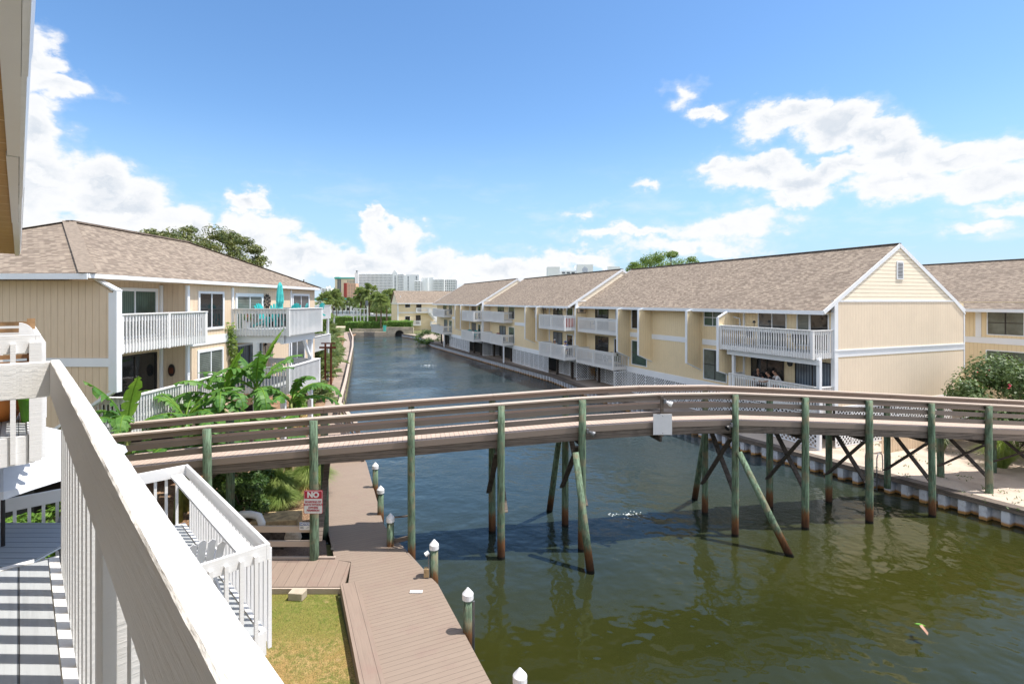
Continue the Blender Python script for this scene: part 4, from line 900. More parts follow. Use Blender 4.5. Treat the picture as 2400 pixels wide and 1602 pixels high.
    MB().slab([G.P(-.5, -.8, 8.75), G.P(-.5, 11.3, 8.75), G.P(4, 8, 10.6), G.P(4, 4, 10.6)], d).slab([G.P(-.5, -.8, 8.75), G.P(4, 4, 10.6), G.P(9, -.8, 8.75)], d).build('roof', 'roof_shingles', c)
    MB(G).box(-.53, -.5, -.8, 11.3, 8.58, 8.74).box(-.5, 9, -.83, -.8, 8.58, 8.74).build('fascia', 'trim_white', c)
    balcony(G, c, -1.9, 0, 6.5, 12.5, 7.60, 6.4, mid=False, step=.15); balcony(G, c, -1.9, 0, 5.5, 12.5, 4.98, 3.7, mid=False, step=.15)
    for s in (8, 12.2): post(G, c, -1.75, s, .7, 6.4, .18)
    MB(G).box(.5, 9, 10.7, 13, 3, 7.2).build('wall', 'siding_beige', c)
left_side()

# ---------------- own deck, next decks, own roof ----------------
DF = Fr((0, 0), 43.95)
def soffit_mat():
    m, t, b = material('soffit_ochre'); uv, ob, pos = uvs(t); x = t.sep(uv)
    f = t.m('ABSOLUTE', t.m('SUBTRACT', t.m('FRACT', t.m('DIVIDE', x[1], .62)), .5)); n = t.noise(t.vm('MULTIPLY', uv, (2, 12, 1)), 3, 4)
    c = t.mix(t.ramp(n, .3, .7), (.50, .30, .09), (.42, .25, .08)); c = t.mix(t.ramp(f, .485, .495), c, (.75, .6, .35))
    t.put(b.inputs['Base Color'], c); b.inputs['Roughness'].default_value = .7
soffit_mat()
def near_building():
    F = DF; b = thing('own_building', F.P(-2.6, 4, .3), 'roof overhang with white fascia and ochre soffit at the top left edge', 'building')
    MB(F).box(-8, -2.6, -6, 16.2, .2, 9.2).build('wall', 'siding_beige', b)
    MB(F).box(-2.6, -.060, -6, 16.5, 9.085, 9.10).build('soffit', 'soffit_ochre', b, hdir=tuple(F.a))
    m = MB(F)
    for s0, s1, w in ((-6, 2.1, 0), (2.104, 5.2, .004), (5.204, 9.6, -.003), (9.604, 16.6, .003)): m.box(-.062 + w, .004 + w, s0, s1, 9.05 + w, 9.30)
    m.build('fascia', 'rail_near', b, hdir=tuple(F.a))
    g = MB(F)
    for s0, s1, w in ((-6, 3.4, 0), (3.404, 7.4, -.004), (7.404, 16.6, -.007)):
        g.slab([F.P(.010 + w, s0, 9.075), F.P(.034 + w, s0, 9.08), F.P(.05 + w, s0, 9.2), F.P(.010 + w, s0, 9.2)], F.P(0, s1 - s0, 0) - F.P(0, 0, 0))
    g.build('gutter', 'white_plastic', b)
    MB().slab([F.P(.05, -6, 9.31), F.P(.05, 16.6, 9.31), F.P(-4, 16.6, 11.3), F.P(-4, -6, 11.3)], (0, 0, .08)).build('roof', 'roof_shingles', b)
def worn_board(F, a, c, inn, w, z0, z1):
    """hand-worn board: rounded, slightly wandering arrises with small chips"""
    m = MB(); L = (c - a).length; n = int(L / .012); d = (c - a) / L; r = .0045; base = 0
    prof = [(0, z0 + r), (r, z0), (w - r, z0), (w, z0 + r), (w, z1 - r), (w - r * .8, z1 - r * .25), (w - r * 2, z1), (r * 2, z1), (r * .8, z1 - r * .25), (0, z1 - r)]; k = len(prof)
    for i in range(n + 1):
        p = a + d * L * i / n; u = L * i / n
        for j, (o, z) in enumerate(prof):
            q = Vector((u * 9, j * 3.1, z)); e = noise.noise(q) * .0012 + noise.noise(q * 3.7) * .0006
            ch = max(0, noise.noise(Vector((u * 14, 4 * 7.7, 4))) - .42) * .0035 if 4 <= j <= 9 else 0
            oo = o + e + (ch if o < w / 2 else -ch); v = F.P(*(p + inn * oo), z + e - ch * .8 + .003 * math.sin(u * 1.7)); m.v.append(v)
        if i:
            for j in range(k): m.f.append(((i - 1) * k + j, (i - 1) * k + (j + 1) % k, i * k + (j + 1) % k, i * k + j))
    m.f += [tuple(range(k)), tuple(reversed(range(n * k, n * k + k)))]
    return m
def deck(name, lab, t0, t1, s0, s1, zf, sides, rail_z, near=False, post_s=(), mat='deck_grey', railm='rail_white', legs=()):
    F = DF; b = thing(name, F.P(t1, s0, zf), lab, 'deck', 'white railed decks of the near building')
    MB(F).box(t0, t1 - (.052 if near else .115), s0 + .02, s1 - .045, zf - .04, zf).build('deck_boards', mat, b, hdir=tuple(F.a))
    m = MB(F)
    if near: m.box(t1 - .046, t1 - .004, s0, s1, zf - .30, zf - .012); m.box(t0, t1 - .105, s1 - .04, s1, zf - .30, zf + .004)
    else: m.box(t1 - .10, t1 - .045, s0, s1, zf - .28, zf + .01); m.box(t0, t1 - .1, s0 - .02, s0 + .02, zf - .28, zf + .01); m.box(t0, t1 - .1, s1 - .04, s1, zf - .28, zf + .01)
    m.build('rim', railm, b)
    bz0, bz1 = zf - .26, rail_z - .09
    def run(p, q, inn, w):     # board from p to q (t, s), inn: unit vector towards the deck
        a, c = Vector(p), Vector(q); d = (c - a).normalized()
        lo = [min(a[i], c[i], (a + inn * w)[i], (c + inn * w)[i]) for i in (0, 1)]; hi = [max(a[i], c[i], (a + inn * w)[i], (c + inn * w)[i]) for i in (0, 1)]
        if near: worn_board(F, a, c, inn, w, rail_z - .19, rail_z).build('rail_board', railm, b, hdir=tuple(F.a if abs(d.x) > .5 else F.b))
        else: bo = MB(F).box(lo[0], hi[0], lo[1], hi[1], rail_z - .19, rail_z).build('rail_board', railm, b, hdir=tuple(F.a if abs(d.x) > .5 else F.b), bevel=.003)
        L = (c - a).length; n = int(L / .158); mm = MB(F)
        for i in range(n):
            e = a + d * ((.022 if near and abs(d.x) > .5 else .09) + i * .158) - inn * .021
            if any((e - Vector(ps)).length < .12 for ps in post_s): continue
            k = MB(F).box(e.x - .0205, e.x + .0205, e.y - .0205, e.y + .0205, bz0, bz1)
            if near: k.build('baluster', 'post_near', b, hdir=tuple(F.a), bevel=.002)
            else: mm.v, mm.f = mm.v + k.v, mm.f + [tuple(j + len(mm.v) - 0 for j in f) for f in k.f] if False else mm.f
            if not near: mm.box(e.x - .0205, e.x + .0205, e.y - .0205, e.y + .0205, bz0, bz1)
        if not near: mm.build('balusters', railm, b)
    if 'o' in sides: run((t1, s0), (t1, s1), Vector((-1, 0)), .042)
    if 'n' in sides: run((t0, s0), (t1 - .043, s0), Vector((0, 1)), .04)
    if 'f' in sides: run((t0, s1 ), (t1 - .043, s1), Vector((0, -1)), .04)
    for (t, s) in post_s: MB(F).box(t - .0, t + .09, s - .045, s + .045, zf - .3, rail_z - (.1905 if near else .03)).build('post', 'post_near' if near else railm, b, bevel=.003)
    for (t, s) in legs: MB(F).box(t - .07, t + .07, s - .07, s + .07, .2, zf - .05).build('leg', railm, b)
    return b
near_building()
deck('own_deck', 'worn white railing and grey boards of the deck the camera stands on', -2.55, .166, -1.6, 3.79, 6.60, 'of', 7.674, True, [(.128, 1.45)], 'deck_near', 'rail_near', [(-.3, 3.5)])
_nd = deck('neighbour_deck', 'next upper deck at the left edge with a wooden chair and a green pot', -2.5, .17, 7.30, 11.4, 6.60, 'ofn', 7.65, False, [], 'deck_grey', 'rail_white', [(-1.2, 11.2)])
deck('lower_deck', 'lower white railed deck with striped railing shadows on its grey boards', -2.5, 2.18, 6.45, 10.6, 4.05, 'ofn', 5.09, False, [], 'deck_grey', 'rail_white', [(1.9, 6.8), (1.9, 10.3)])
_ld = [o for o in COL.objects if o.name == 'lower_deck'][0]
MB(DF).box(1.90, 2.07, 6.55, 10.5, 4.93, 4.97).build('drink_rail', 'rail_white', _ld, hdir=tuple(DF.b))
# curved panel at the corner of the next deck
F = DF; pp = [F.P(.0, 7.42, 7.50), F.P(.165, 7.42, 7.50)]
for a in range(0, 91, 10): pp.append(F.P(.005 + .13 * math.cos(R(a)), 7.42, 7.60 + .17 * math.sin(R(a))))
MB().slab(pp, F.P(0, .10, 0) - F.P(0, 0, 0)).build('curved_panel', 'rail_white', _nd)
MB(F).box(.08, .175, 7.255, 7.345, 6.34, 7.57).build('corner_post', 'rail_white', _nd)

# ---------------- furniture ----------------
def slat_chair(loc, rot, lab):
    t = thing('wooden_chair', (0, 0, 0), lab, 'chair')
    for x in (-.28, .28):
        MB().bar((x, -.25, 0), (x, -.25, .62), .05, .05, Vector((0, 1, 0))).build('leg', 'tan_wood', t); MB().bar((x, .22, 0), (x, .36, 1.12), .05, .05, Vector((0, 1, 0))).build('leg', 'tan_wood', t)
        MB().bar((x, -.28, .64), (x, .3, .64), .07, .03).build('arm', 'tan_wood', t)
    m = MB()
    for i in range(7): y = -.24 + i * .08; m.box(-.26, .26, y, y + .06, .42, .445)
    m.build('seat', 'tan_wood', t); m = MB()
    for i in range(7): z = .58 + i * .08; m.bar((-.25, .27 + i * .01, z), (.25, .27 + i * .01, z), .02, .05)
    m.bar((-.25, .33, .6), (-.25, .345, 1.12), .04, .03, Vector((0, 1, 0))); m.bar((.25, .33, .6), (.25, .345, 1.12), .04, .03, Vector((0, 1, 0)))
    m.build('backrest', 'tan_wood', t); t.location = loc; t.rotation_euler[2] = R(rot); return t
def adirondack(mat):
    t = thing('adirondack_chair', (0, 0, 0), 'x', 'chair'); m = MB()
    for i in range(5):
        x = -.22 + i * .11; h = 1.12 - abs(x) ** 2 * 2.2
        m.slab([(x - .048, .18, .38), (x + .048, .18, .38), (x * 1.15 + .052, .42, h - .04), (x * 1.15, .43, h), (x * 1.15 - .052, .42, h - .04)], (0, .02, 0))
    m.build('backrest', mat, t); m = MB()
    for i in range(5): y = -.3 + i * .1; m.slab([(-.26, y, .42 - i * .012), (.26, y, .42 - i * .012), (.26, y + .085, .41 - i * .012), (-.26, y + .085, .41 - i * .012)], (0, 0, -.02))
    m.build('seat', mat, t)
    for x in (-.31, .31):
        MB().box(x - .07, x + .07, -.34, .32, .60, .625).build('arm', mat, t); MB().bar((x, -.28, 0), (x, -.28, .6), .03, .1, Vector((0, 1, 0))).build('leg', mat, t); MB().bar((x * .9, -.3, .38), (x * .9, .5, .03), .03, .12).build('leg', mat, t)
    return t
def sling_chair(seatm, framem):
    t = thing('patio_chair', (0, 0, 0), 'x', 'chair')
    for x in (-.26, .26):
        MB().tube([(x, -.25, 0), (x, -.27, .62), (x, -.1, .65), (x, .25, .63), (x, .33, 0)], .014, 6).build('leg', framem, t, smooth=True)
        MB().tube([(x, -.2, .42), (x, .2, .40), (x, .38, .98)], .014, 6).build('frame', framem, t, smooth=True)
    MB().slab([(-.25, -.2, .42), (.25, -.2, .42), (.25, .2, .40), (-.25, .2, .40)], (0, 0, .012)).build('seat', seatm, t)
    MB().slab([(-.25, .2, .41), (.25, .2, .41), (.25, .37, .97), (.15, .38, 1.0), (-.15, .38, 1.0), (-.25, .37, .97)], (0, .012, 0)).build('backrest', seatm, t); return t
def table(loc, r, h, top, lab, legm='black_metal', sq=None):
    t = thing('patio_table', loc, lab, 'table'); x, y, z = loc
    if sq:
        MB().box(x - sq[0], x + sq[0], y - sq[1], y + sq[1], z + h - .04, z + h).build('table_top', top, t)
        for a in (-1, 1):
            for c in (-1, 1): MB().box(x + a * (sq[0] - .08) - .03, x + a * (sq[0] - .08) + .03, y + c * (sq[1] - .08) - .03, y + c * (sq[1] - .08) + .03, z, z + h - .04).build('leg', legm, t)
    else:
        MB().lathe((x, y, z + h - .03), [(r, 0), (r, .03)], 24).build('table_top', top, t)
        for k in range(4): a = R(45 + 90 * k); MB().tube([(x + r * .75 * math.cos(a), y + r * .75 * math.sin(a), z), (x + r * .4 * math.cos(a), y + r * .4 * math.sin(a), z + h - .03)], .02, 6).build('leg', legm, t)
    return t
def place(proto, first, pos, rot, lab, group=None):
    o = proto if first else copy_tree(proto); o.location = pos; o.rotation_euler[2] = R(rot); o['label'] = lab
    if group: o['group'] = group
    return o
def furniture():
    slat_chair((-5.95, 5.95, 6.66), 44, 'brown slatted wooden chair back above the white rail at the left edge')
    t = thing('bucket', (-5.62, 5.98, 6.6), 'lime green plastic pot on the neighbour deck behind the white balusters', 'pot')
    MB().lathe((-5.62, 5.98, 6.6), [(.08, 0), (.11, .26), (.125, .26), (.125, .31), (.10, .31)], 16).build('pot', 'lime', t)
    t = thing('beach_ball', (-5.85, 6.15, 6.6), 'pink and white striped beach ball above the lime green pot', 'ball')
    bm = [MB(), MB()]
    for k in range(12):
        mm = bm[k % 2]; n = 8
        for i in range(n):
            q = lambda a, e: (-5.72 + .16 * math.cos(e) * math.cos(a), 6.12 + .16 * math.cos(e) * math.sin(a), 7.07 + .16 * math.sin(e))
            a0, a1 = k * math.pi / 6, (k + 1) * math.pi / 6; e0, e1 = -math.pi / 2 + i * math.pi / n, -math.pi / 2 + (i + 1) * math.pi / n
            mm.poly([q(a0, e0), q(a1, e0), q(a1, e1), q(a0, e1)])
    bm[0].build('pink_panel', 'pink', t, smooth=True); bm[1].build('white_panel', 'white_plastic', t, smooth=True)
    MB().lathe((-5.72, 6.12, 6.6), [(.12, 0), (.12, .3), (.1, .32)], 12).build('stand', 'white_plastic', t)
    t = thing('planter', (-6.05, 6.02, 6.6), 'round orange planter glowing in the sun at the left edge', 'planter')
    MB().lathe((-6.05, 6.02, 6.6), [(.16, 0), (.25, .2), (.26, .42), (.2, .5), (.21, .52)], 18).build('pot', 'orange', t, smooth=True)
    # lower deck: table, umbrella, wicker chair, white slatted chair
    t = table((-6.75, 6.85, 4.05), 1, .72, 'deck_blue', 'grey blue slatted table under the white patio umbrella', 'black_metal', (.78, .62))
    t = thing('patio_umbrella', (-6.72, 6.76, 4.05), 'open white patio umbrella with wavy hem below the neighbour deck', 'umbrella')
    MB().tube([(-6.72, 6.76, 4.06), (-6.72, 6.76, 6.38)], .022, 10).build('pole', 'black_metal', t)
    m = MB(); n = 8; c = Vector((-6.72, 6.76, 0)); rings = []
    for j, (r, z) in enumerate(((.02, 6.4), (.45, 6.25), (.95, 6.02), (1.3, 5.83), (1.33, 5.74))):
        row = []
        for k in range(n * 4):
            a = 2 * math.pi * k / (n * 4); sc = 1 - .045 * math.sin(math.pi * ((k % 4) / 4)) * (j / 4) * 1.2; dz = -.03 * math.sin(math.pi * ((k % 4) / 4)) * (1 if j < 4 else -1.6) * (j / 4)
            row.append(c + Vector((r * sc * math.cos(a), r * sc * math.sin(a), z + dz)))
        rings.append(row)
    for j in range(4):
        for k in range(n * 4): m.poly([rings[j][k], rings[j][(k + 1) % 32], rings[j + 1][(k + 1) % 32], rings[j + 1][k]])
    m.build('canopy', 'umbrella_white', t, fix=False, smooth=False)
    m = MB()
    for k in range(n): a = 2 * math.pi * k / n; m.tube([c + Vector((0, 0, 6.3)), c + Vector((1.25 * math.cos(a), 1.25 * math.sin(a), 5.8))], .008, 5)
    m.build('ribs', 'black_metal', t)
    wc = thing('wicker_chair', (-6.45, 7.95, 4.05), 'grey wicker chair with a rounded back behind the slatted table', 'chair'); x, y, z = -6.5, 7.75, 4.05
    pts = []
    for j in range(9):
        for k in range(13):
            a = R(-20 + 220 * k / 12); h = .35 + (.55 * max(0, math.sin(R(180 * k / 12)))) * j / 8; pts.append(Vector((x + .32 * math.cos(a) * (1 + .1 * j / 8), y + .30 * math.sin(a) * (1 + .1 * j / 8), z + h + .18 * j / 8)))
    m = MB()
    for j in range(8):
        for k in range(12): i = j * 13 + k; m.poly([pts[i], pts[i + 1], pts[i + 14], pts[i + 13]])
    m.build('backrest', 'wicker', wc, fix=False, smooth=True); MB().lathe((x, y, z + .3), [(.3, 0), (.31, .1), (.28, .12)], 16).build('seat', 'wicker', wc)
    for k in range(4): a = R(45 + 90 * k); MB().tube([(x + .26 * math.cos(a), y + .26 * math.sin(a), z), (x + .24 * math.cos(a), y + .24 * math.sin(a), z + .3)], .02, 6).build('leg', 'wicker', wc)
    w = adirondack('white_plastic'); w.scale = (.85, .85, .85); place(w, True, (-4.15, 6.7, 4.05), 225, 'white slatted chair on the lower deck seen behind the thick railing')
    # teal set on the far left balcony
    p = adirondack('teal_plastic'); G = 'teal adirondack chairs on the left balconies'
    for i, (x, y, r, l) in enumerate(((-11.75, 24.5, 80, 'teal adirondack chair nearest the round metal wall ornament'), (-11.85, 25.7, 20, 'teal adirondack chair just left of the closed umbrella'), (-11.22, 25.9, -20, 'teal adirondack chair just right of the closed umbrella'), (-10.62, 25.4, -80, 'teal adirondack chair at the outer corner of the left balcony'))): place(p, i == 0, (x, y, 6.78), r, l, G)
    place(p, False, (-16.7, 41.4, 6.74), 20, 'teal adirondack chair on the farther balcony, left one', G); place(p, False, (-16.2, 42.8, 6.74), -30, 'teal adirondack chair on the farther balcony, right one', G)
    t = thing('patio_umbrella', (-11.42, 25.2, 6.72), 'closed teal patio umbrella standing on the left balcony', 'umbrella')
    MB().tube([(-11.42, 25.2, 6.72), (-11.42, 25.2, 8.92)], .025, 8).build('pole', 'white_plastic', t)
    m = MB(); prof = [(.03, 2.2), (.09, 2.05), (.13, 1.6), (.15, 1.25), (.09, .98), (.16, .80), (.10, .78)]
    n = 20
    for j in range(len(prof) - 1):
        for k in range(n):
            def q(jj, kk): r, z = prof[jj]; a = 2 * math.pi * kk / n; rr = r * (1 + (.22 if kk % 2 else -.18)); return (-11.42 + rr * math.cos(a), 25.2 + rr * math.sin(a), 6.72 + z)
            m.poly([q(j, k), q(j, (k + 1) % n), q(j + 1, (k + 1) % n), q(j + 1, k)])
    m.build('canopy', 'teal_fabric', t)
    table((-11.3, 25.0, 6.72), .45, .68, 'cloth_black', 'dark round table at the teal umbrella foot')
    t = thing('sofa', (-11.9, 26.2, 6.72), 'dark brown balcony sofa seen through the left balusters', 'sofa')
    MB().box(-12.6, -10.6, 26.3, 26.7, 6.72, 7.35).build('backrest', 'dark_timber', t); MB().box(-12.6, -10.6, 25.95, 26.29, 6.72, 7.1).build('seat', 'dark_timber', t)
    t = thing('flower_pot', (-12.2, 23.5, 6.72), 'white pot with red flowers at the inner corner of the left balcony', 'potted plant')
    MB().lathe((-12.2, 23.5, 6.72), [(.13, 0), (.17, .35), (.18, .36)], 14).build('pot', 'white_plastic', t); leafcloud((-12.1, 23.5, 7.25), (.25, .22, .2), 110, .07, 3).build('leaves', 'leaf_dark', t, fix=False); leafcloud((-12.0, 23.45, 7.25), (.26, .24, .22), 16, .08, 4).build('flowers', 'red_paint', t, fix=False)
    t = thing('wall_ornament', (-12.8, 26.2, 8.05), 'round dark metal wall ornament beside the white french door', 'wall decoration')
    m = MB(); X = -12.52
    for rr in (.12, .24, .35): m.tube([(X, 26.2 + rr * math.cos(2 * math.pi * k / 20), 7.98 + rr * math.sin(2 * math.pi * k / 20)) for k in range(21)], .012, 5)
    for k in range(10):
        a = 2 * math.pi * k / 10; m.tube([(X, 26.2 + .05 * math.cos(a), 7.98 + .05 * math.sin(a)), (X - .0, 26.2 + .42 * math.cos(a), 7.98 + .42 * math.sin(a))], .012, 5)
        m.lathe((X, 26.2 + .3 * math.cos(a), 7.98 + .3 * math.sin(a)), [(.05, -.04), (.05, .04)], 6)
    m.build('ironwork', 'frame_bronze', t)
    for (y, z, l) in ((25.95, 5.65, 'dark metal palm tree ornament, upper left of the two on the lower wall'), (26.5, 5.42, 'dark metal palm tree ornament, lower right of the two on the lower wall')):
        m = MB(); X = -12.50; m.tube([(X, y + .03, z - .3), (X, y, z - .1), (X, y - .01, z + .1)], [.02, .018, .014], 6)
        for k in range(7): a = R(-20 + 220 * k / 6); m.bar((X, y, z + .1), (X + .01, y + .17 * math.cos(a), z + .12 + .1 * math.sin(a)), .012, .05, Vector((1, 0, 0)))
        tag(m.build('palm_ornament', 'ink_black'), l, 'wall decoration', 'palm ornaments on the lower wall')
    t = thing('wall_ornament', (-13.2, 19.9, 5.3), 'small oval red and dark wall ornament beside the lower dark sliding door', 'wall decoration')
    m = MB(); m.slab([(-13.2 + .13 * math.cos(2 * math.pi * k / 18), 19.83, 5.32 + .24 * math.sin(2 * math.pi * k / 18)) for k in range(18)], (0, .03, 0)); m.build('plaque', 'frame_bronze', t)
    MB().box(-13.28, -13.12, 19.80, 19.828, 5.2, 5.42).build('centre', 'rust_brown', t)
    tag(leafstrip([(-12.55, 22.75, 6.9), (-12.5, 22.85, 6.2), (-12.4, 22.9, 5.4), (-12.3, 22.9, 4.6)], .22, 420, .09, 12).build('climbing_vine', 'leaf_bright', fix=False), 'green climbing vine hanging on the wall corner left of the lower balcony', 'vine')
    # right rows
    P = RF.P; p = sling_chair('green_mesh', 'white_plastic'); G = 'green sling chairs on the lower balcony'
    for i, (s, l) in enumerate(((19.9, 'green sling chair, leftmost of the four behind the white lower railing'), (19.2, 'green sling chair, second from the left of the four'), (18.5, 'green sling chair, third from the left of the four'), (17.8, 'green sling chair, rightmost of the four, turned aside'))):
        place(p, i == 0, P(-.75, s, 2.75), 22 + (200 if i < 3 else 130), l, G)
    p = sling_chair('cloth_black', 'black_metal'); G = 'black chairs on the corner balcony'
    for i, (t, s, r, l) in enumerate(((-.5, 5.0, 200, 'black chair at the left end of the big corner balcony'), (-.8, 3.2, 160, 'black chair in the middle of the big corner balcony'), (-.6, 1.4, 120, 'black chair near the right end of the big corner balcony'))): place(p, i == 0, P(t, s, 5.47), r, l, G)
    q = P(-.7, 1.9, 5.45); table(tuple(q), .45, .72, 'glass_grey', 'small dark table on the big corner balcony')
    q = P(-.6, 4.3, 5.45); t = thing('floor_lamp', q, 'thin black lamp in front of the upper sliding door', 'lamp')
    MB().tube([q, q + Vector((0, 0, 1.35))], .015, 6).build('pole', 'black_metal', t); MB().lathe(q + Vector((0, 0, 1.3)), [(.09, 0), (.06, .13)], 10).build('lamp_shade', 'black_metal', t)
    q = P(-.55, 2.35, 2.72); c = sling_chair('teal_plastic', 'black_metal'); place(c, True, tuple(q), 150, 'pale green backed folding chair beside the seated people')
    q = P(-.65, 3.4, 2.72); table(tuple(q), .55, .68, 'cloth_black', 'dark table between the three seated people')
    t = thing('ceiling_fan', P(-.5, 1.9, 5.0), 'round black fan under the balcony beam above the seated people', 'fan'); q = P(-.6, 2.0, 4.75)
    MB().tube([q + Vector((-.05, 0, 0)), q + Vector((.05, 0, 0))], .2, 14).build('fan_head', 'black_metal', t); MB().tube([q, P(-.6, 2.0, 5.2)], .02, 6).build('rod', 'black_metal', t)
    t = thing('standing_fan', P(-1.9, 29.0, 5.5), 'black round standing fan on the middle row upper balcony', 'fan'); q = P(-1.9, 29.0, 7.1)
    m = MB(); fr = P(0, -1, 0) - P(0, 0, 0); sx = P(1, 0, 0) - P(0, 0, 0)
    for rr in (.1, .2, .3): m.tube([q + sx * rr * math.cos(2 * math.pi * k / 16) + Vector((0, 0, rr * math.sin(2 * math.pi * k / 16))) for k in range(17)], .012, 5)
    for k in range(8): a = math.pi * k / 4; m.bar(q, q + sx * .3 * math.cos(a) + Vector((0, 0, .3 * math.sin(a))), .01, .01, fr)
    for k in range(4): a = math.pi * k / 2 + .3; m.bar(q + fr * -.02, q + fr * -.02 + sx * .25 * math.cos(a) + Vector((0, 0, .25 * math.sin(a))), .01, .12, fr)
    m.build('fan_head', 'black_metal', t); MB().tube([q, P(-1.9, 29.0, 5.56)], .03, 6).build('pole', 'black_metal', t)
    m = MB(RF); m.box(-2.15, -1.25, 23.93, 23.96, 5.62, 6.5); tag(m.build('towel', 'cloth_red'), 'orange red towel hung inside the upper railing of the middle row', 'towel')
    t = thing('string_lights', P(-1.9, 25, 7.2), 'string of small white bulbs under the middle row eave', 'string lights')
    m = MB(); m.tube([P(-1.85, 24.0 + i * .7, 7.32 - .06 * (i % 2)) for i in range(9)], .008, 4); m.build('cord', 'black_metal', t); m = MB()
    for i in range(8): m.lathe(P(-1.85, 24.2 + i * .7, 7.16), [(.02, 0), (.055, .05), (.03, .11)], 8)
    m.build('bulbs', 'white_plastic', t)
    t = thing('picture', P(-.6, 23.7, 7.1), 'framed metal sea picture on the side wall above the near row upper left railing', 'picture')
    MB(RF).box(-1.05, -.12, 23.70, 23.745, 6.9, 7.32).build('frame', 'ink_black', t); MB(RF).box(-1.01, -.16, 23.69, 23.699, 6.94, 7.28).build('canvas', 'siding_beige', t); MB(RF).box(-.8, -.4, 23.68, 23.689, 7.0, 7.2).build('relief', 'metal_grey', t)
    c = slat_chair(tuple(P(.8, 24.0, .7)), 150, 'tan wooden chair in the dark gap under the near row')
    tag(MB().tube([(-18.05, 43.0, 7.0), (-18.0, 43.1, 7.3)], .05, 6).build('bottle', 'blue_toy'), 'small blue bottle on the far left balcony', 'bottle')
    p = sling_chair('cloth_black', 'black_metal'); G = 'dark chairs on the far balconies'
    for i, (t, s, l) in enumerate(((-1.7, 41.5, 'dark chair on the upper far end balcony of the middle row'), (-2.9, 50.0, 'dark chair on the upper near balcony of the far row'), (-2.9, 66.0, 'dark chair on the upper far end balcony of the far row'), (-.6, 21.4, 'dark chair on the upper left balcony of the near row'))): place(p, i == 0, P(t, s, 5.55), 200, l, G)
    p = adirondack('teal_plastic'); place(p, True, P(-2.9, 50.6, 3.0), 200, 'teal chair on the lower near balcony of the far row, left one', 'teal chairs on the far row'); place(p, False, P(-2.9, 48.2, 3.0), 220, 'teal chair on the lower near balcony of the far row, right one', 'teal chairs on the far row')
    p = adirondack('red_paint'); place(p, True, P(-2.0, 42, 3.0), 200, 'red chair on the lower far end balcony of the middle row')

# ---------------- vegetation kit ----------------
def rv(r): 
    while True:
        v = Vector((r.uniform(-1, 1), r.uniform(-1, 1), r.uniform(-1, 1)))
        if .01 < v.length < 1: return v
def leaf(m, c, nrm, size, r, asp=.45):
    t = nrm.orthogonal().normalized(); a = r.random() * 6.28; x = t * math.cos(a) + nrm.cross(t) * math.sin(a); y = nrm.cross(x)
    n = len(m.v); m.v += [c - x * size, c + y * size * asp, c + x * size, c - y * size * asp]; m.f.append((n, n + 1, n + 2, n + 3))
def leafcloud(c, rad, n, size, seed, shell=.55, m=None, up=.5, asp=.45):
    r = random.Random(seed); m = m or MB(); c = Vector(c)
    for i in range(n):
        d = rv(r).normalized(); k = shell + (1 - shell) * r.random() ** .6
        p = c + Vector((d.x * rad[0], d.y * rad[1], d.z * rad[2])) * k
        nn = (d + rv(r) * .9 + Vector((0, 0, up))).normalized(); leaf(m, p, nn, size * r.uniform(.6, 1.3), r, asp)
    return m
def leafstrip(pts, w, n, size, seed):
    r = random.Random(seed); m = MB(); pts = [Vector(p) for p in pts]
    for i in range(n):
        u = r.random() * (len(pts) - 1.001); j = int(u); p = pts[j].lerp(pts[j + 1], u - j) + rv(r) * w; leaf(m, p, (rv(r) + Vector((.6, -.6, .4))).normalized(), size * r.uniform(.5, 1.3), r)
    return m
def crown(c, rad, clumps, per, size, seed, flat=.6, cs=.33):
    """crown of many leaf clumps scattered through an ellipsoid; returns mesh and clump centres"""
    r = random.Random(seed); m = MB(); cen = []
    for i in range(clumps):
        d = rv(r); d = d.normalized() * (d.length ** .35)
        if d.z < -.5: d.z *= .4
        p = Vector(c) + Vector((d.x * rad[0], d.y * rad[1], d.z * rad[2])); cen.append(p)
        q = cs * r.uniform(.6, 1.25) * min(rad[0], 4)
        leafcloud(p, (q, q, q * flat), per, size, seed * 77 + i, .45, m)
    return m, cen
def tree(name, base, c, rad, clumps, per, size, seed, mat, lab, tr=.25, flat=.6, cs=.33):
    t = thing(name, base, lab, 'tree'); m, cen = crown(c, rad, clumps, per, size, seed, flat, cs); m.build('crown', mat, t, fix=False)
    m = MB(); top = Vector(c) - Vector((0, 0, rad[2] * .3)); B0 = Vector(base); mid = B0.lerp(top, .5) + Vector((.2, .1, 0)); m.tube([B0, mid, top], [tr, tr * .75, tr * .45], 10)
    for p in cen[::max(1, len(cen) // 14)]: m.tube([mid.lerp(top, .6), mid.lerp(p, .6) + Vector((0, 0, .2)), p], [tr * .4, tr * .25, tr * .08], 6)
    m.build('trunk', 'bark', t, smooth=True); return t
def shrub(name, base, rad, clumps, per, size, seed, mat, lab, group=None, flowers=0, fm='flower_pink', cat='shrub', cs=.4):
    t = thing(name, base, lab, cat, group); c = (base[0], base[1], base[2] + rad[2] * .95)
    m, cen = crown(c, rad, clumps, per, size, seed, .8, cs); m.build('foliage', mat, t, fix=False)
    m = MB()
    for p in cen[::max(1, len(cen) // 8)]: m.tube([Vector(base), p], [.03, .01], 5)
    m.build('stem', 'bark', t)
    if flowers: m = leafcloud(c, (rad[0] * 1.1, rad[1] * 1.1, rad[2] * 1.05), flowers, .06, seed + 5, .9); m.build('flowers', fm, t, fix=False)
    return t
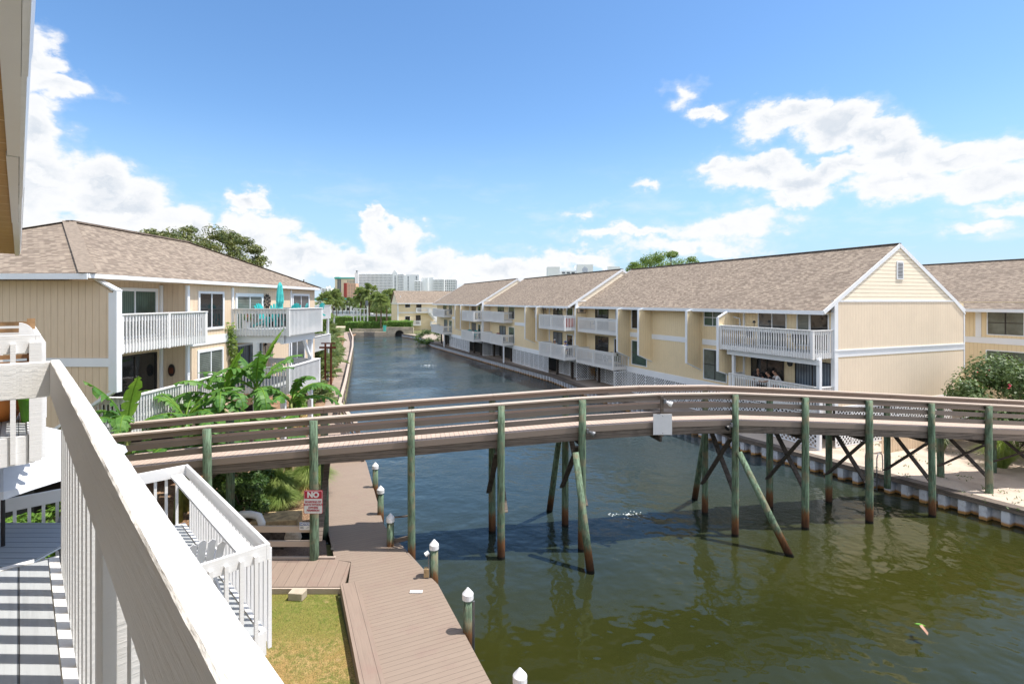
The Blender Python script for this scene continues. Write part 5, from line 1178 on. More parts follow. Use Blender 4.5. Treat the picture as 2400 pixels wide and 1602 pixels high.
def banana_leaf(m, mr, base, az, el, L, w, droop, r, young=False, fold=.25):
    n = 13; p = Vector(base); pts = [p.copy()]; e = el; h = Vector((math.cos(az), math.sin(az), 0))
    for i in range(n): e -= droop / n * (1 + i / n); p = p + (h * math.cos(e) + Vector((0, 0, math.sin(e)))) * L / n; pts.append(p.copy())
    side = Vector((-h.y, h.x, 0)); rad = [.028 * (1 - .8 * i / n) + .004 for i in range(n + 1)]; mr.tube(pts, rad, 6)
    k0 = 3
    for sg in (-1, 1):
        lag = [0, 0]; i = k0
        while i < n:
            run = 1 if young is False and r.random() < .85 else 2 if r.random() < .7 else 3
            run = min(run, n - i); drop = r.uniform(.05, .75) * (.35 if young else 1); tw = r.uniform(-.08, .08)
            def edge(q, gap):
                u = (q - k0) / (n - k0); ww = w * (math.sin(math.pi * min(1, u * .92 + .10)) ** .55)
                d = (pts[min(q + 1, n)] - pts[max(q - 1, 0)]).normalized(); nn = side.cross(d).normalized()
                if nn.z < 0: nn = -nn
                o = side * sg * math.cos(drop) + nn * (fold - drop * 1.0); f = d * .28
                return pts[q] + (o.normalized() * ww * .55) + f * ww * .2, pts[q] + (o * .5 + side * sg * .5 * math.cos(drop * 1.6) + Vector((0, 0, -drop * .7))).normalized() * ww * (1 + tw) + f * ww + Vector((0, 0, -.05 * drop)) + d * gap
            for q in range(i, i + run):
                g0 = .05 if q == i else 0; g1 = -.06 if q == i + run - 1 else 0
                a1, a2 = edge(q, g0); b1, b2 = edge(q + 1, g1); nv = len(m.v)
                m.v += [pts[q], pts[q + 1], b1, a1, b2, a2]; m.f += [(nv, nv + 1, nv + 2, nv + 3), (nv + 3, nv + 2, nv + 4, nv + 5)]
            i += run
def banana(base, h, n, seed, lab, young=1, L=(1.5, 2.2)):
    r = random.Random(seed); t = thing('banana_plant', base, lab, 'banana plant', 'banana plants by the left bank'); B0 = Vector(base); top = B0 + Vector((r.uniform(-.2, .2), r.uniform(-.2, .2), h))
    MB().tube([B0, B0.lerp(top, .5), top], [.15, .11, .07], 12).build('stem', 'banana_stem', t, smooth=True)
    for i in range(n):
        az = 6.283 * i / n + r.uniform(-.5, .5); y = i < young
        el = R(r.uniform(78, 88)) if y else R(r.uniform(30, 82)); m, mr = MB(), MB()
        banana_leaf(m, mr, top - Vector((0, 0, .15)), az, el, r.uniform(*L), r.uniform(.23, .32) * (.95 if y else 1), R(18) if y else R(r.uniform(30, 105)), r, y)
        lf = m.build('leaf', 'leaf_banana_young' if y else 'leaf_banana', t, fix=False); mr.build('midrib', 'leaf_banana_young', lf)
    return t
def palm_proto(h, r_, seed, trunk_r=.16, nf=26, mat='leaf_palm', boots=True, name='palm_tree', wide=.07, ground=False):
    r = random.Random(seed); t = thing(name, (0, 0, 0), 'x', 'palm tree'); m = MB()
    for i in range(nf):
        az = r.random() * 6.283; el = R(r.uniform(-35, 85)) if not ground else R(r.uniform(5, 85)); h_ = Vector((math.cos(az), math.sin(az), 0)); L = r_ * r.uniform(.42, .6)
        p0 = Vector((0, 0, h)); e2 = el - .35; p1 = p0 + (h_ * math.cos(el) + Vector((0, 0, math.sin(el)))) * L; d = (h_ * math.cos(e2) + Vector((0, 0, math.sin(e2)))).normalized(); sd_ = Vector((-h_.y, h_.x, 0)); nn = sd_.cross(d)
        m.tube([p0, p0.lerp(p1, .6) + Vector((0, 0, .03)), p1], .014, 4, False)
        k = 15
        for j in range(k):
            a = R(-105 + 210 * j / (k - 1)); dr = d * math.cos(a) + sd_ * math.sin(a); bl = r_ * .55 * (.72 + .28 * math.cos(a)) * r.uniform(.85, 1.1); q1 = p1 + dr * bl * .6 + nn * .04 * r.uniform(-1, 1); q2 = p1 + dr * bl + Vector((0, 0, -bl * r.uniform(.15, .45))); w = sd_ * math.cos(a) - d * math.sin(a); w *= wide * r_ * .5
            nv = len(m.v); m.v += [p1, q1 - w, q1 + w, q2]; m.f += [(nv, nv + 1, nv + 3), (nv, nv + 3, nv + 2)]
    m.build('crown', mat, t, fix=False)
    if h > .5:
        q = MB(); q.tube([(0, 0, -.3), (.05, 0, h * .5), (0, 0, h)], [trunk_r * 1.15, trunk_r, trunk_r * 1.1], 12)
        if boots:
            for i in range(26): z = h - .1 - i * .05; a = i * 2.4; q.bar((math.cos(a) * trunk_r, math.sin(a) * trunk_r, z - .12), (math.cos(a) * trunk_r * 1.9, math.sin(a) * trunk_r * 1.9, z + .06), .07, .03, Vector((0, 0, 1)))
        q.build('trunk', 'palm_bark', t)
    return t
def grass_clump(base, rad, h, n, seed, mat, lab, cat='ornamental grass', group=None, tipm=None):
    r = random.Random(seed); m = MB(); B0 = Vector(base)
    for i in range(n):
        a = r.random() * 6.283; sp = r.random() ** .7; h_ = Vector((math.cos(a), math.sin(a), 0)); p = B0 + h_ * rad * .15 * r.random(); hh = h * r.uniform(.7, 1.1) * (1 - .35 * sp); out = rad * sp
        q = p + h_ * out * .45 + Vector((0, 0, hh * .8)); t = p + h_ * out * 1.0 + Vector((0, 0, hh * (1 - .5 * sp))); sd_ = Vector((-h_.y, h_.x, 0)) * .009
        nv = len(m.v); m.v += [p - sd_, p + sd_, q + sd_, q - sd_, t]; m.f += [(nv, nv + 1, nv + 2, nv + 3), (nv + 3, nv + 2, nv + 4)]
    return tag(m.build('grass_clump', mat, fix=False), lab, cat, group)
def hedge(x0, x1, y0, y1, z0, z1, n, size, seed, lab, mat='leaf_hedge', rot=None):
    r = random.Random(seed); m = MB()
    for i in range(n):
        x, y = r.uniform(x0, x1), r.uniform(y0, y1); zt = z1 + .18 * noise.noise(Vector((x * .5, y * .5, seed))); z = r.uniform(z0, zt)
        k = r.random()
        if k < .45: y = y0 + r.uniform(-.05, .15)
        elif k < .85: z = zt + r.uniform(-.15, .1)
        leaf(m, Vector((x, y, z)), (rv(r) + Vector((0, -.6, .8))).normalized(), size * r.uniform(.6, 1.3), r)
    t = thing('hedge', ((x0 + x1) / 2, (y0 + y1) / 2, z0), lab, 'hedge', 'clipped hedges at the canal end'); m.build('foliage', mat, t, fix=False); MB().box(x0 + .15, x1 - .15, y0 + .15, y1 - .1, z0, z1 - .2).build('core', 'leaf_dark', t); return t
def vegetation():
    tree('magnolia_tree', (-29, 46, .7), (-28.8, 46, 11.9), (5.9, 4, 2.6), 150, 170, .13, 5, 'leaf_magnolia', 'dark glossy spreading tree rising behind the left hip roof', .35, .5, .24)
    tree('live_oak_tree', (18.6, 62, .7), (18.6, 62, 11.4), (4.4, 3.6, 2.5), 80, 240, .12, 9, 'leaf_bright', 'bright green feathery tree behind the ridge of the near right row', .3, .55, .26)
    shrub('oleander', (24.7, 25.0, .7), (2.5, 2.2, 2.25), 56, 330, .10, 21, 'leaf_oleander', 'large oleander bush with a few pink flowers at the right edge', None, 60, 'flower_pink', cs=.36)
    bl = [((-11.55, 15.55, .5), 3.7, 6, 'banana plant with one upright bright leaf, leftmost, against the fence', 1), ((-11.2, 17.6, .8), 3.2, 9, 'banana plant with broad arching leaves in front of the lower left railing', 0), ((-10.6, 18.9, .8), 3.6, 9, 'banana plant left of the tallest one, leaves drooping', 1),
          ((-9.9, 19.9, .8), 3.9, 10, 'tallest banana plant, with two leaves reaching up to the balcony', 2), ((-9.0, 20.6, .8), 3.2, 9, 'banana plant at the right of the clump beside the boardwalk', 0), ((-8.9, 18.6, .8), 2.3, 8, 'low banana plant half hidden behind the bridge rails', 0), ((-9.9, 17.6, .8), 2.6, 8, 'short dark banana plant behind the bridge rails left of centre', 0), ((-10.9, 16.7, .8), 2.2, 7, 'lowest banana plant close behind the left end of the bridge', 0)]
    for i, (p, h, n, l, y) in enumerate(bl): banana(p, h, n + 3, 41 + i * 3, l, y, (1.7, 2.7) if i > 0 else (1.5, 2.0))
    shrub('garden_bush', (-12.7, 13.7, .36), (1.3, .9, 1.05), 30, 220, .07, 35, 'leaf_hedge', 'broad green bush under the lower left balconies, left one', 'bushes below the white decks')
    shrub('garden_bush', (-11.0, 14.0, .36), (.9, .8, .8), 24, 220, .07, 36, 'leaf_hedge', 'green bush under the lower left balconies, right one', 'bushes below the white decks')
    # shrubs, grasses by the bridge foot
    shrub('shrub', (-8.75, 16.85, .8), (.75, .7, .75), 30, 220, .06, 31, 'leaf_dark', 'dense dark shrub beside the timber box under the bridge')
    shrub('shrub', (-9.7, 18.2, .8), (.9, .9, .9), 26, 200, .07, 32, 'leaf_dark', 'dark shrub in the shade behind the bridge foot')
    G = 'ornamental grass clumps under the bridge'
    grass_clump((-7.75, 19.6, .8), 1.15, 1.35, 2600, 1, 'grass_fine', 'tall fine fountain grass clump nearest the boardwalk', group=G); grass_clump((-8.6, 18.8, .8), 1.1, 1.2, 2200, 2, 'grass_fine', 'fine grass clump left of the tallest one', group=G); grass_clump((-8.0, 17.7, .8), .9, .9, 1800, 3, 'grass_fine', 'low fine grass clump behind the drain pipe', group=G)
    grass_clump((-7.6, 18.9, .8), .5, .55, 500, 4, 'grass_dry', 'dry straw coloured tuft in front of the tall grass', group=G)
    p = palm_proto(.25, 1.5, 3, nf=38, wide=.09, mat='leaf_palmetto', name='palmetto', ground=True); G = 'fan palmettos along the concrete path'
    spots = [(-12.6, 33.2, .95, 'fan palmetto nearest the bridge between balcony post and path'), (-15.6, 42.5, 1.1, 'fan palmetto beside the rusty arbor'), (-17.6, 49, 1.3, 'fan palmetto halfway along the path'), (-17.2, 45.5, 1.35, 'tall fan palmetto behind the far balcony post'), (-20.3, 56, 1.4, 'fan palmetto overhanging the bend of the path'), (-22.3, 61.5, 1.5, 'fan palmetto just before the path bends'), (-25.5, 70, 1.5, 'fan palmetto past the bend of the path'), (-28.5, 80, 1.6, 'fan palmetto far along the path'), (-33, 92, 1.7, 'farthest fan palmetto by the path'), (-14.0, 36.8, .8, 'small fan palmetto behind the nearest one'), (-19.5, 52, 1.6, 'pale fan palmetto behind the arbor')]
    for i, (x, y, s, l) in enumerate(spots): o = place(p, i == 0, (x, y, .8 + s * .5), i * 50, l, G); o.scale = (s, s, s); o['category'] = 'palmetto'
    P1 = palm_proto(5.2, 2.35, 11, nf=34, wide=.10); P2 = palm_proto(4.2, 2.2, 12, nf=30, wide=.10); G = 'sabal palms beyond the canal end'; fi = {0: True, 1: True}
    far = [(780, 700, 150, 1.0, 'sabal palm, left one of the close pair by the far white fence'), (789, 702, 152, .95, 'sabal palm, right one of the close pair by the far white fence'), (846, 696, 160, 1.25, 'tall sabal palm in front of the white hotel, left one'), (866, 692, 158, 1.45, 'tallest sabal palm in front of the white hotel'), (893, 712, 119.5, 1.05, 'sabal palm with a thick shaggy trunk standing in the hedge'), (906, 702, 150, 1.2, 'sabal palm left of the far yellow house'),
           (882, 706, 148, 1.1, 'sabal palm behind the thick trunked one'), (803, 709, 215, .9, 'small distant palm behind the arcaded pavilion, left'), (819, 709, 222, .9, 'small distant palm behind the arcaded pavilion, middle'), (834, 708, 230, .9, 'small distant palm behind the arcaded pavilion, right'), (762, 706, 140, 1.1, 'sabal palm above the far left balcony railing'), (918, 699, 175, 1.3, 'sabal palm right against the far yellow house roof'), (857, 706, 175, 1.2, 'sabal palm between the two tall ones')]
    for i, (x, y, d, s, l) in enumerate(far):
        k = i % 2; pr = (P1, P2)[k]; zc = 8 - (y - 705) * d / 1200; hh = (5.2, 4.2)[k]; o = place(pr, fi[k], ((x - 1200) / 1200 * d, d, zc - hh * s), i * 70, l, G); fi[k] = False; o.scale = (s, s, s)
        if zc - hh * s > .75: o.location.z = .7; o.scale = (s, s, (zc - .7) / hh)
    for i, (x, y, z, rx, rz, l) in enumerate(((-30, 72, 4.6, 4.2, 3.0, 'leafy green tree mass behind the teal furnished balcony'), (-36.5, 90, 4.6, 3.6, 2.6, 'rounded green tree farther left of the path'), (-46, 118, 4.2, 4.5, 2.6, 'low green tree left of the far hedge'), (-41, 172, 5.4, 5, 3.6, 'green tree mass between the tall palms and the far house'), (-50, 185, 5.6, 5.5, 3.2, 'green tree mass behind the white frame'))):
        tree('garden_tree', (x, y, .7), (x, y, z), (rx, rx * .8, rz), 50, 140, .19, 60 + i, 'leaf_bright', l, .2)
    G = 'low flower bushes along the path'
    for i, (x, y, l) in enumerate(((-12.3, 30.3, 'low green bush with red flowers nearest the bridge'), (-13.1, 31.8, 'low bush with red flowers under the lower left balcony'), (-12.1, 28.6, 'dry leaved bush beside the concrete path'), (-14.4, 35.5, 'bush with red flowers left of the small palmetto'))):
        shrub('flower_bush', (x, y, .8), (.75, .8, .45), 18, 130, .06, 80 + i, 'leaf_hedge' if i != 2 else 'grass_dry', l, G, 14, 'red_paint')
    # straw mulch tufts, sand weeds, grass blades
    r = random.Random(5); m = MB()
    for i in range(16000):
        x, y = r.uniform(-10, -.8), r.uniform(4, 13.3)
        if x > -4.55 - (13.35 - y) * -.42 - .1: continue
        h = r.uniform(.02, .07); a = r.random() * 6.28; q = Vector((x, y, .36)); nv = len(m.v); w = Vector((math.cos(a), math.sin(a), 0)) * .006
        m.v += [q - w, q + w, q + Vector((math.sin(a) * .03, math.cos(a) * .03, h))]; m.f.append((nv, nv + 1, nv + 2))
    tag(m.build('grass', 'grass_fine', fix=False), kind='stuff')
    m = MB()
    for i in range(240):
        t_, s_ = r.uniform(-1.5, 6), r.uniform(-9, 1.0); q = RF.P(t_, s_, .7)
        if r.random() > .5 + noise.noise(q * .5): continue
        for k in range(8): leaf(m, q + Vector((r.uniform(-.15, .15), r.uniform(-.15, .15), r.uniform(0, .08))), (rv(r) + Vector((0, 0, .6))).normalized(), .06, r, .3)
    tag(m.build('beach_weeds', 'leaf_dark', fix=False), kind='stuff')
    grass_clump((21.5, 22.5, .7), 1.3, 1.6, 700, 8, 'grass_fine', 'yellow green grassy plant below the oleander behind the bridge rails')
    grass_clump(tuple(RF.P(4.4, -2.3, .7)), .7, 1.3, 260, 90, 'leaf_palmetto', 'small spiky plant by the low picket fence', 'spiky plant')
    m = MB(); r = random.Random(9)
    for i in range(150): q = Vector((r.uniform(-4, 5), r.uniform(44, 60), .72)); leaf(m, q, Vector((r.uniform(-.3, .3), r.uniform(-.3, .3), 1)).normalized(), .05, r)
    tag(m.build('fallen_leaves', 'bark', fix=False), kind='stuff')
furniture(); vegetation()

# ---------------- far side ----------------
def far_side():
    hedge(-39.0, -29.2, 119.4, 121.5, .7, 3.1, 5200, .13, 1, 'long clipped hedge left of the palm at the canal end'); hedge(-29, -23.2, 118.6, 121, .7, 3.3, 3600, .13, 2, 'clipped hedge right of the palm above the culvert')
    hedge(-52, -40.5, 150, 152, .7, 3.4, 3000, .17, 3, 'farther hedge left of the white frame'); hedge(-42, -28, 150.5, 152.5, .7, 3.3, 3200, .17, 4, 'farther hedge behind the white frame and palm trunk')
    t = thing('hanging_vines', RF.P(-3, 66, 1), 'dark green shrubs under the far row beside the seawall corner', 'shrub'); q = RF.P(-3.2, 74, 1.2)
    m, c = crown(tuple(q), (2.2, 3.5, 1.6), 40, 90, .12, 33); m.build('foliage', 'leaf_dark', t, fix=False)
    f = thing('vinyl_fence', (-45, 166, .7), 'long white vinyl fence across the far end of the view', 'fence'); m = MB(); m.box(-72, -22, 166, 166.1, 1.0, 3.55); m.box(-72, -22, 165.95, 166.15, 3.55, 3.75); m.build('panel', 'white_plastic', f); m = MB()
    for i in range(21): MB().box(-72 + i * 2.5 - .1, -72 + i * 2.5 + .1, 165.9, 166.0, .7, 4.0).build('post', 'white_plastic', f)
    sheet('road', [(-140, 158), (30, 158), (30, 165), (-140, 165)], .70, 'asphalt')
    sheet('path', [(-60, 140), (-24, 140), (-24, 149), (-60, 149)], .70, 'concrete_pale')
    g = thing('white_frame', (-37, 125, .7), 'tall open white timber frame standing behind the far hedge', 'frame')
    for x, z in ((-38.7, 6.0), (-37.8, 6.0), (-37.0, 6.0), (-36.1, 6.0), (-35.25, 6.5)): MB().box(x - .09, x + .09, 124.9, 125.1, .7, z).build('post', 'white_plastic', g)
    MB().box(-38.8, -35.2, 124.88, 125.12, 6.0, 6.18).build('top_beam', 'white_plastic', g)
    b = thing('pavilion', (-84, 262, .7), 'low pale arcaded pavilion with dark arches far behind the palms', 'building'); MB().box(-93, -72, 262, 266, .7, 5.8).build('wall', 'white_stucco', b); MB().box(-94, -71, 261.5, 267, 5.8, 6.6).build('roof', 'white_stucco', b)
    for i in range(8): MB().box(-91.5 + i * 2.4, -90.2 + i * 2.4, 261.8, 261.95, 3.2, 4.6).build('arch', 'ink_black', b)
    MB().box(-92, -73, 261.7, 261.9, .7, 2.6).build('base', 'deck_blue', b)
    b = thing('hotel_podium', (-90, 420, .7), 'long low white building with teal roof edge below the tan tower', 'building'); MB().box(-160, -60, 420, 440, .7, 8.5).build('wall', 'hotel_white', b); MB().box(-162, -58, 418, 442, 8.5, 10.5).build('roof', 'hotel_teal', b)
    g = thing('street_sign', (-44.5, 130, .7), 'square grey sign panel on a tall pole beside the palms', 'sign'); MB().tube([(-37.0, 130, .7), (-37.0, 130, 8.1)], .06, 6).build('pole', 'metal_grey', g); MB().box(-37.2, -36.5, 129.9, 129.98, 6.8, 8.1).build('panel', 'metal_grey', g)
    for i, x in enumerate((-57.6, -54.8)):
        g = thing('flag_pole', (x, 170, .7), ('dark thin lamp post behind the far fence, left one', 'dark thin lamp post behind the far fence, right one')[i], 'lamp post', 'dark lamp posts'); MB().tube([(x, 170, .7), (x, 170, 7.2)], .12, 8).build('pole', 'ink_black', g); MB().lathe((x, 170, 7.2), [(.12, 0), (.3, .2), (.25, .7), (.05, .9)], 10).build('lantern', 'ink_black', g)
    g = thing('utility_box', (-29.1, 117.8, 1.4), 'green utility box on the wall at the canal end', 'utility box'); MB().box(-29.6, -29.0, 117.6, 118.1, 1.0, 2.3).build('cabinet', 'hotel_teal', g); MB().box(-29.65, -28.95, 117.55, 118.15, 2.3, 2.36).build('lid', 'hotel_teal', g)
    g = thing('parked_car', (-43, 160, .72), 'dark car parked behind the far hedge', 'car')
    MB().slab([(-45.2, 159.2, 1.0), (-45.2, 159.2, 1.6), (-44.4, 159.2, 1.7), (-43.9, 159.2, 2.25), (-42.4, 159.2, 2.25), (-41.7, 159.2, 1.7), (-40.9, 159.2, 1.6), (-40.9, 159.2, 1.0)], (0, 1.7, 0)).build('body', 'black_metal', g, bevel=.05)
    MB().slab([(-44.2, 159.15, 1.72), (-43.8, 159.15, 2.15), (-42.5, 159.15, 2.15), (-41.95, 159.15, 1.72)], (0, .04, 0)).build('side_window', 'glass_grey', g)
    for x in (-44.4, -41.8): MB().tube([(x, 159.1, 1.02), (x, 159.35, 1.02)], .32, 14).build('wheel', 'ink_black', g)
    g = thing('utility_pole', (-49, 120, .7), 'dark utility pole with thin wires beyond the left roof end', 'utility pole'); MB().tube([(-48.8, 120, .7), (-48.8, 120, 13.0)], .13, 8).build('pole', 'bark', g); MB().box(-49.4, -48.2, 119.9, 120.1, 12.3, 12.45).build('crossarm', 'bark', g)
    for z, y2 in ((12.4, 9.6), (11.8, 8.9)): MB().tube([(-48.8, 120, z), (-60, 180, (z + y2) / 2 - .8), (-72, 240, y2)], .03, 4).build('wire', 'ink_black', g)
    # arbor
    g = thing('arbor', (-14.6, 40.5, .8), 'rust brown timber arbor among the palmettos by the path', 'arbor')
    for x in (-14.75, -14.3): MB().box(x - .06, x + .06, 40.4, 40.52, .8, 4.6).build('post', 'rust_brown', g)
    MB().box(-15.2, -13.9, 40.38, 40.46, 4.25, 4.4).box(-15.1, -14.0, 40.5, 40.58, 4.6, 4.7).build('crossbar', 'rust_brown', g)
    # hotels, about 850 m away
    D = 850.0; X = lambda x, d=D: (x - 1200) / 1200 * d; Z = lambda y, d=D: 8 + (705 - y) * d / 1200
    def slabs(b, x0, x1, y, ztop, floors, bays, wall='hotel_white', dark='hotel_shade', deep=18, z0=.7, side=True):
        MB().box(x0, x1, y, y + deep, z0, ztop).build('wall', dark, b); m = MB(); fh = (ztop - z0) / floors
        for i in range(floors + 1): m.box(x0 - .3, x1 + .3, y - 1.6, y - .05, z0 + i * fh - .1, z0 + i * fh + fh * .42)
        m.build('balcony_slab', wall, b); m = MB()
        for i in range(bays + 1): x = x0 + (x1 - x0) * i / bays; m.box(x - .35, x + .35, y - 1.7, y - .04, z0, ztop + .5)
        m.build('balcony_divider', wall, b); MB().box(x0 - .2, x1 + .2, y - 1.0, y + deep + .2, ztop + .6, ztop + 1.6).build('parapet', wall, b)
    def blk(b, x0, x1, y0, z, deep, mat, name='wall', zb=.7): return MB().box(x0, x1, y0, y0 + deep, zb, z).build(name, mat, b)
    def wincols(b, x0, x1, y, z0, z1, cols, floors, w=1.6, h=1.5, mat='hotel_shade'):
        m = MB()
        for c in range(cols):
            x = x0 + (x1 - x0) * (c + .5) / cols
            for f in range(floors): z = z0 + (z1 - z0) * (f + .5) / floors; m.box(x - w / 2, x + w / 2, y - .15, y - .02, z - h / 2, z + h / 2)
        m.build('window_grid', mat, b)
    b = thing('hotel', (X(765, 1000), 1000, .7), 'small white tower with stacked balconies, farthest left on the skyline', 'hotel'); x0, x1 = X(754, 1000), X(776, 1000); slabs(b, x0, x0 + 11, 1000, Z(677, 1000), 13, 4); blk(b, x0 + 11, x1, 1000, Z(675, 1000), 16, 'hotel_white'); blk(b, x0 + 8, x0 + 14, 1002, Z(670, 1000), 8, 'hotel_white', 'lift_tower', 20)
    b = thing('hotel', (X(806), D, .7), 'tan hotel tower with a teal roof edge', 'hotel'); x0, x1 = X(785), X(830); blk(b, x0, x1, D, Z(653), 20, 'hotel_cream'); m = MB()
    for i in range(9): m.box(x0 + 4 + i * 1.1 - (i % 3) * .3, x0 + 4.5 + i * 1.1, D - .4, D - .05, .7, Z(654)) if i < 6 else None
    m.build('balcony_strip', 'hotel_shade', b); wincols(b, x0 + 20, x1, D, 10, Z(656), 5, 20, 1.2, 1.1); blk(b, x0 - .8, x1 + .8, D - 1.2, Z(650), 22.5, 'hotel_teal', 'roof', Z(653.2)); blk(b, x0 + 1, x0 + 8, D - 2, Z(649), 8, 'hotel_teal', 'roof', Z(653.2))
    b = thing('hotel', (X(820), D - 30, .7), 'pinkish orange building with a dark red stair tower', 'hotel'); blk(b, X(813, D - 30), X(834, D - 30), D - 30, Z(664, D - 30), 15, 'hotel_pink'); blk(b, X(806, D - 30), X(813, D - 30), D - 31, Z(663, D - 30), 14, 'hotel_red', 'stair_tower'); wincols(b, X(814, D - 30), X(833, D - 30), D - 30, 4, Z(665, D - 30), 5, 14, 1.0, 1.1)
    b = thing('hotel', (X(880), D, .7), 'broad white hotel slab covered in rows of balconies', 'hotel'); blk(b, X(833), X(841), D - 3, Z(640), 22, 'hotel_white'); slabs(b, X(841), X(921), D, Z(643), 20, 26); blk(b, X(921), X(933.5), D - 4, Z(640), 22, 'hotel_white', 'lift_tower'); wincols(b, X(925.5), X(929.5), D - 4, 4, Z(646), 1, 20, 2.2, 1.4)
    m = MB(); m.slab([(X(921), D - 4, Z(640)), (X(933.5), D - 4, Z(640)), (X(931), D - 4, Z(637)), (X(929.5), D - 4, Z(635)), (X(927), D - 4, Z(633.6)), (X(924.6), D - 4, Z(635)), (X(923.2), D - 4, Z(637))], (0, 6, 0)); m.build('gable', 'hotel_white', b)
    m = MB(); m.bar((X(834), D, Z(640)), (X(838), D, Z(635)), 1, .8); m.bar((X(838), D, Z(640)), (X(835), D, Z(634)), 1, .8); m.bar((X(834), D, Z(635)), (X(839), D, Z(635)), 1, 1); m.build('rooftop_sculpture', 'metal_grey', b)
    slabs(b, X(935.5), X(948), D - 6, Z(644), 19, 4); blk(b, X(948), X(984), D - 8, Z(644), 24, 'hotel_white'); wincols(b, X(957), X(961), D - 8, 4, Z(647), 1, 19, 1.8, 1.6); wincols(b, X(976.5), X(980), D - 8, 4, Z(647), 1, 19, 1.8, 1.6)
    b = thing('hotel', (X(1020), 780, .7), 'white stepped apartment tower with dark vertical window bands, right of the broad hotel', 'hotel'); d = 780.0
    slabs(b, X(973, d), X(987, d), d - 5, Z(660, d), 15, 4); blk(b, X(987, d), X(1003, d), d, Z(651, d), 16, 'hotel_white'); blk(b, X(1003, d), X(1018, d), d + 2, Z(650, d), 16, 'hotel_white'); slabs(b, X(1016, d), X(1040, d), d, Z(656, d), 15, 8, deep=14); blk(b, X(1040, d), X(1042, d), d - 2, Z(655, d), 14, 'hotel_white'); slabs(b, X(1042, d), X(1068, d), d + 3, Z(656, d), 15, 6, deep=14)
    b = thing('hotel', (X(1330, 420), 420, .7), 'pale grey white apartment block with roof boxes above the right roofs', 'hotel'); d = 420.0
    blk(b, X(1284, d), X(1312, d), d, Z(625, d), 16, 'hotel_white'); blk(b, X(1312, d), X(1353, d), d + 3, Z(634, d), 16, 'hotel_white', 'wing'); blk(b, X(1351, d), X(1389, d), d - 2, Z(620, d), 16, 'hotel_white', 'lift_tower'); blk(b, X(1389, d), X(1456, d), d + 4, Z(635, d), 16, 'hotel_white', 'wing'); blk(b, X(1425, d), X(1455, d), d + 2, Z(624, d), 14, 'hotel_white', 'roof_box')
    wincols(b, X(1316, d), X(1350, d), d + 3, 20, Z(635, d), 3, 5, 2.6, 1.4); m = MB()
    for i, h in enumerate((.9, 1.6, 2.2, 1.6, .9)): x = X(1370, d) + (i - 2) * .9; m.bar((x, d - 2.1, Z(632, d) + h * 1.2), (x, d - 2.1, Z(638, d)), .2, .2, Vector((0, 1, 0)))
    m.build('wall_emblem', 'sign_blue', b)
far_side()

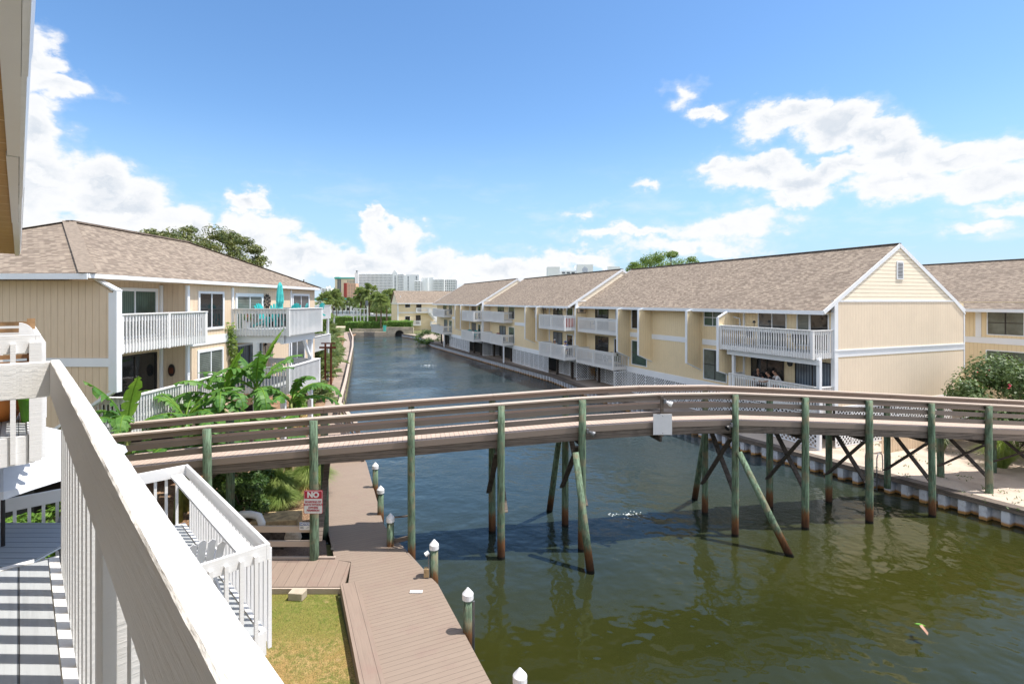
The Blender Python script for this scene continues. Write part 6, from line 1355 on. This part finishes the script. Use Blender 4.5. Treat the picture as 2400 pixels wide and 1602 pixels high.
# ---------------- people ----------------
def skin_mesh(name, joints, edges, mat, parent, sub=1):
    me = bpy.data.meshes.new(name); me.from_pydata([j[0] for j in joints], edges, []); me.materials.append(M[mat]); o = bpy.data.objects.new(name, me); COL.objects.link(o); o.parent = parent
    md = o.modifiers.new('Skin', 'SKIN'); me.skin_vertices or None
    bm = bmesh.new(); bm.from_mesh(me); ly = bm.verts.layers.skin.verify()
    for i, v in enumerate(bm.verts): v[ly].radius = (joints[i][1], joints[i][2] if len(joints[i]) > 2 else joints[i][1]); v[ly].use_root = (i == 0)
    bm.to_mesh(me); bm.free(); md.use_smooth_shade = True; s = o.modifiers.new('Subdivision', 'SUBSURF'); s.levels = s.render_levels = sub
    return o
def person(loc, rot, shirt, hair, lab, scale=1.0, cap=None, lean=.12, bald=False):
    """seated, facing -y, forearms on a table; origin on the floor"""
    t = thing('person', (0, 0, 0), lab, 'person'); J = []; E = []
    def add(p, r, par=None, r2=None): J.append((p, r, r2 or r)); E.append((par, len(J) - 1)) if par is not None else None; return len(J) - 1
    hip = add((0, .05, .50), .14, None, .12); wa = add((0, .05 - lean * .2, .68), .125, hip, .10); ch = add((0, .05 - lean * .7, .90), .15, wa, .11); nk = add((0, .03 - lean, 1.06), .052, ch); hb = add((0, .0 - lean * 1.2, 1.15), .078, nk, .085); hm = add((0, -.01 - lean * 1.25, 1.22), .082, hb, .095); ht = add((0, .0 - lean * 1.25, 1.29), .06, hm)
    add((0, -.115 - lean * 1.25, 1.19), .012, hm)
    for sg in (-1, 1):
        sh = add((sg * .17, .03 - lean * .8, .98), .06, ch); el = add((sg * .25, -.10 - lean, .78), .042, sh); wr = add((sg * .14, -.34 - lean, .76), .027, el); pa = add((sg * .11, -.41 - lean, .76), .03, wr)
        for k in range(4): f = add((sg * .11 + (k - 1.5) * .02, -.47 - lean, .755), .009, pa); add((sg * .11 + (k - 1.5) * .021, -.50 - lean - .008 * (1 if k in (1, 2) else 0), .74), .008, f)
        th = add((sg * .11 - sg * .04, -.43 - lean, .76), .010, pa)
        hp = add((sg * .10, .02, .50), .09, hip); kn = add((sg * .13, -.42, .50), .062, hp); an = add((sg * .13, -.42, .10), .04, kn); add((sg * .13, -.56, .05), .035, an)
    skin_mesh('body', J, E, 'skin', t)
    Js = [((0, .05, .52), .155, .135), ((0, .05 - lean * .2, .68), .14, .12), ((0, .05 - lean * .7, .90), .165, .125), ((0, .03 - lean * .95, 1.01), .085, .08)]; Es = [(0, 1), (1, 2), (2, 3)]
    for sg in (-1, 1): n = len(Js); Js += [((sg * .175, .03 - lean * .8, .985), .075), ((sg * .235, -.06 - lean, .84), .06)]; Es += [(2, n), (n, n + 1)]
    skin_mesh('shirt', Js, Es, shirt, t)
    n = []
    if not bald:
        hc = Vector((0, .02 - lean * 1.25, 1.245)); m = MB(); prof = 7
        for j in range(prof):
            for k in range(14):
                e0, e1 = R(-25 + 115 * j / prof), R(-25 + 115 * (j + 1) / prof); a0, a1 = R(-35 + 250 * k / 14), R(-35 + 250 * (k + 1) / 14)
                q = lambda a, e: hc + Vector((.098 * math.cos(e) * math.cos(a), .108 * math.cos(e) * math.sin(a), .10 * math.sin(e))); m.poly([q(a0, e0), q(a1, e0), q(a1, e1), q(a0, e1)])
        m.build('hair', hair, t, smooth=True)
    if cap: m = MB(); m.lathe((0, -lean * 1.25, 1.27), [(.104, 0), (.10, .05), (.06, .09), (.01, .10)], 14); m.slab([(-.07, -.08 - lean * 1.25, 1.27), (.07, -.08 - lean * 1.25, 1.27), (.05, -.18 - lean * 1.25, 1.26), (-.05, -.18 - lean * 1.25, 1.26)], (0, 0, .012)); m.build('cap', cap, t)
    m = MB()
    for sg in (-1, 1): m.lathe((sg * .032, -.097 - lean * 1.25, 1.225), [(.010, -.004), (.012, 0), (.010, .004)], 8)
    m.build('eyes', 'ink_black', t); MB().box(-.025, .025, -.096 - lean * 1.25, -.088 - lean * 1.25, 1.155, 1.163).build('mouth', 'red_paint', t)
    t.location = loc; t.rotation_euler[2] = R(rot); t.scale = (scale,) * 3; return t
P = RF.P
person(P(-.5, 4.1, 2.82), -35, 'cloth_black', 'hair_grey', 'balding man in a black shirt sitting at the table on the lower corner balcony', 1.08, lean=.1, bald=True)
person(P(-.6, 3.1, 2.84), -95, 'cloth_black', 'hair_dark', 'child in a black shirt leaning over the table between two adults', 1.0, lean=.2)
person(P(-.45, 2.75, 2.84), -100, 'cloth_white', 'hair_dark', 'dark haired person in a white shirt bending towards the child', 1.08, lean=.2)
person(P(-1.9, 26.4, 2.95), -30, 'cloth_khaki', 'hair_grey', 'seated person in a white cap on the middle row lower balcony', 1.03, 'cap_w' if False else 'cloth_white')
person(P(-1.7, 24.5, 2.95), -60, 'cloth_blue', 'hair_dark', 'seated person in blue at the corner of the middle row lower balcony', 1.0, 'cloth_blue')
# small bird over the water
def bird():
    c = Vector((9.65, 12.1, .35)); t = thing('bird', c, 'tiny bird with a green back flying low over the water at the lower right', 'bird')
    MB().tube([c + Vector((-.14, 0, .03)), c + Vector((-.09, 0, .025)), c + Vector((-.02, 0, .01)), c + Vector((.06, 0, -.01)), c + Vector((.12, 0, -.02))], [.004, .02, .032, .022, .006], 10).build('body', 'lime', t, smooth=True)
    for sg in (-1, 1): MB().slab([c + Vector((-.05, sg * .02, .02)), c + Vector((.03, sg * .02, .02)), c + Vector((.06, sg * .16, -.08)), c + Vector((.02, sg * .19, -.12)), c + Vector((-.03, sg * .12, -.04))], (0, 0, .004)).build('wing', 'skin', t)
bird()
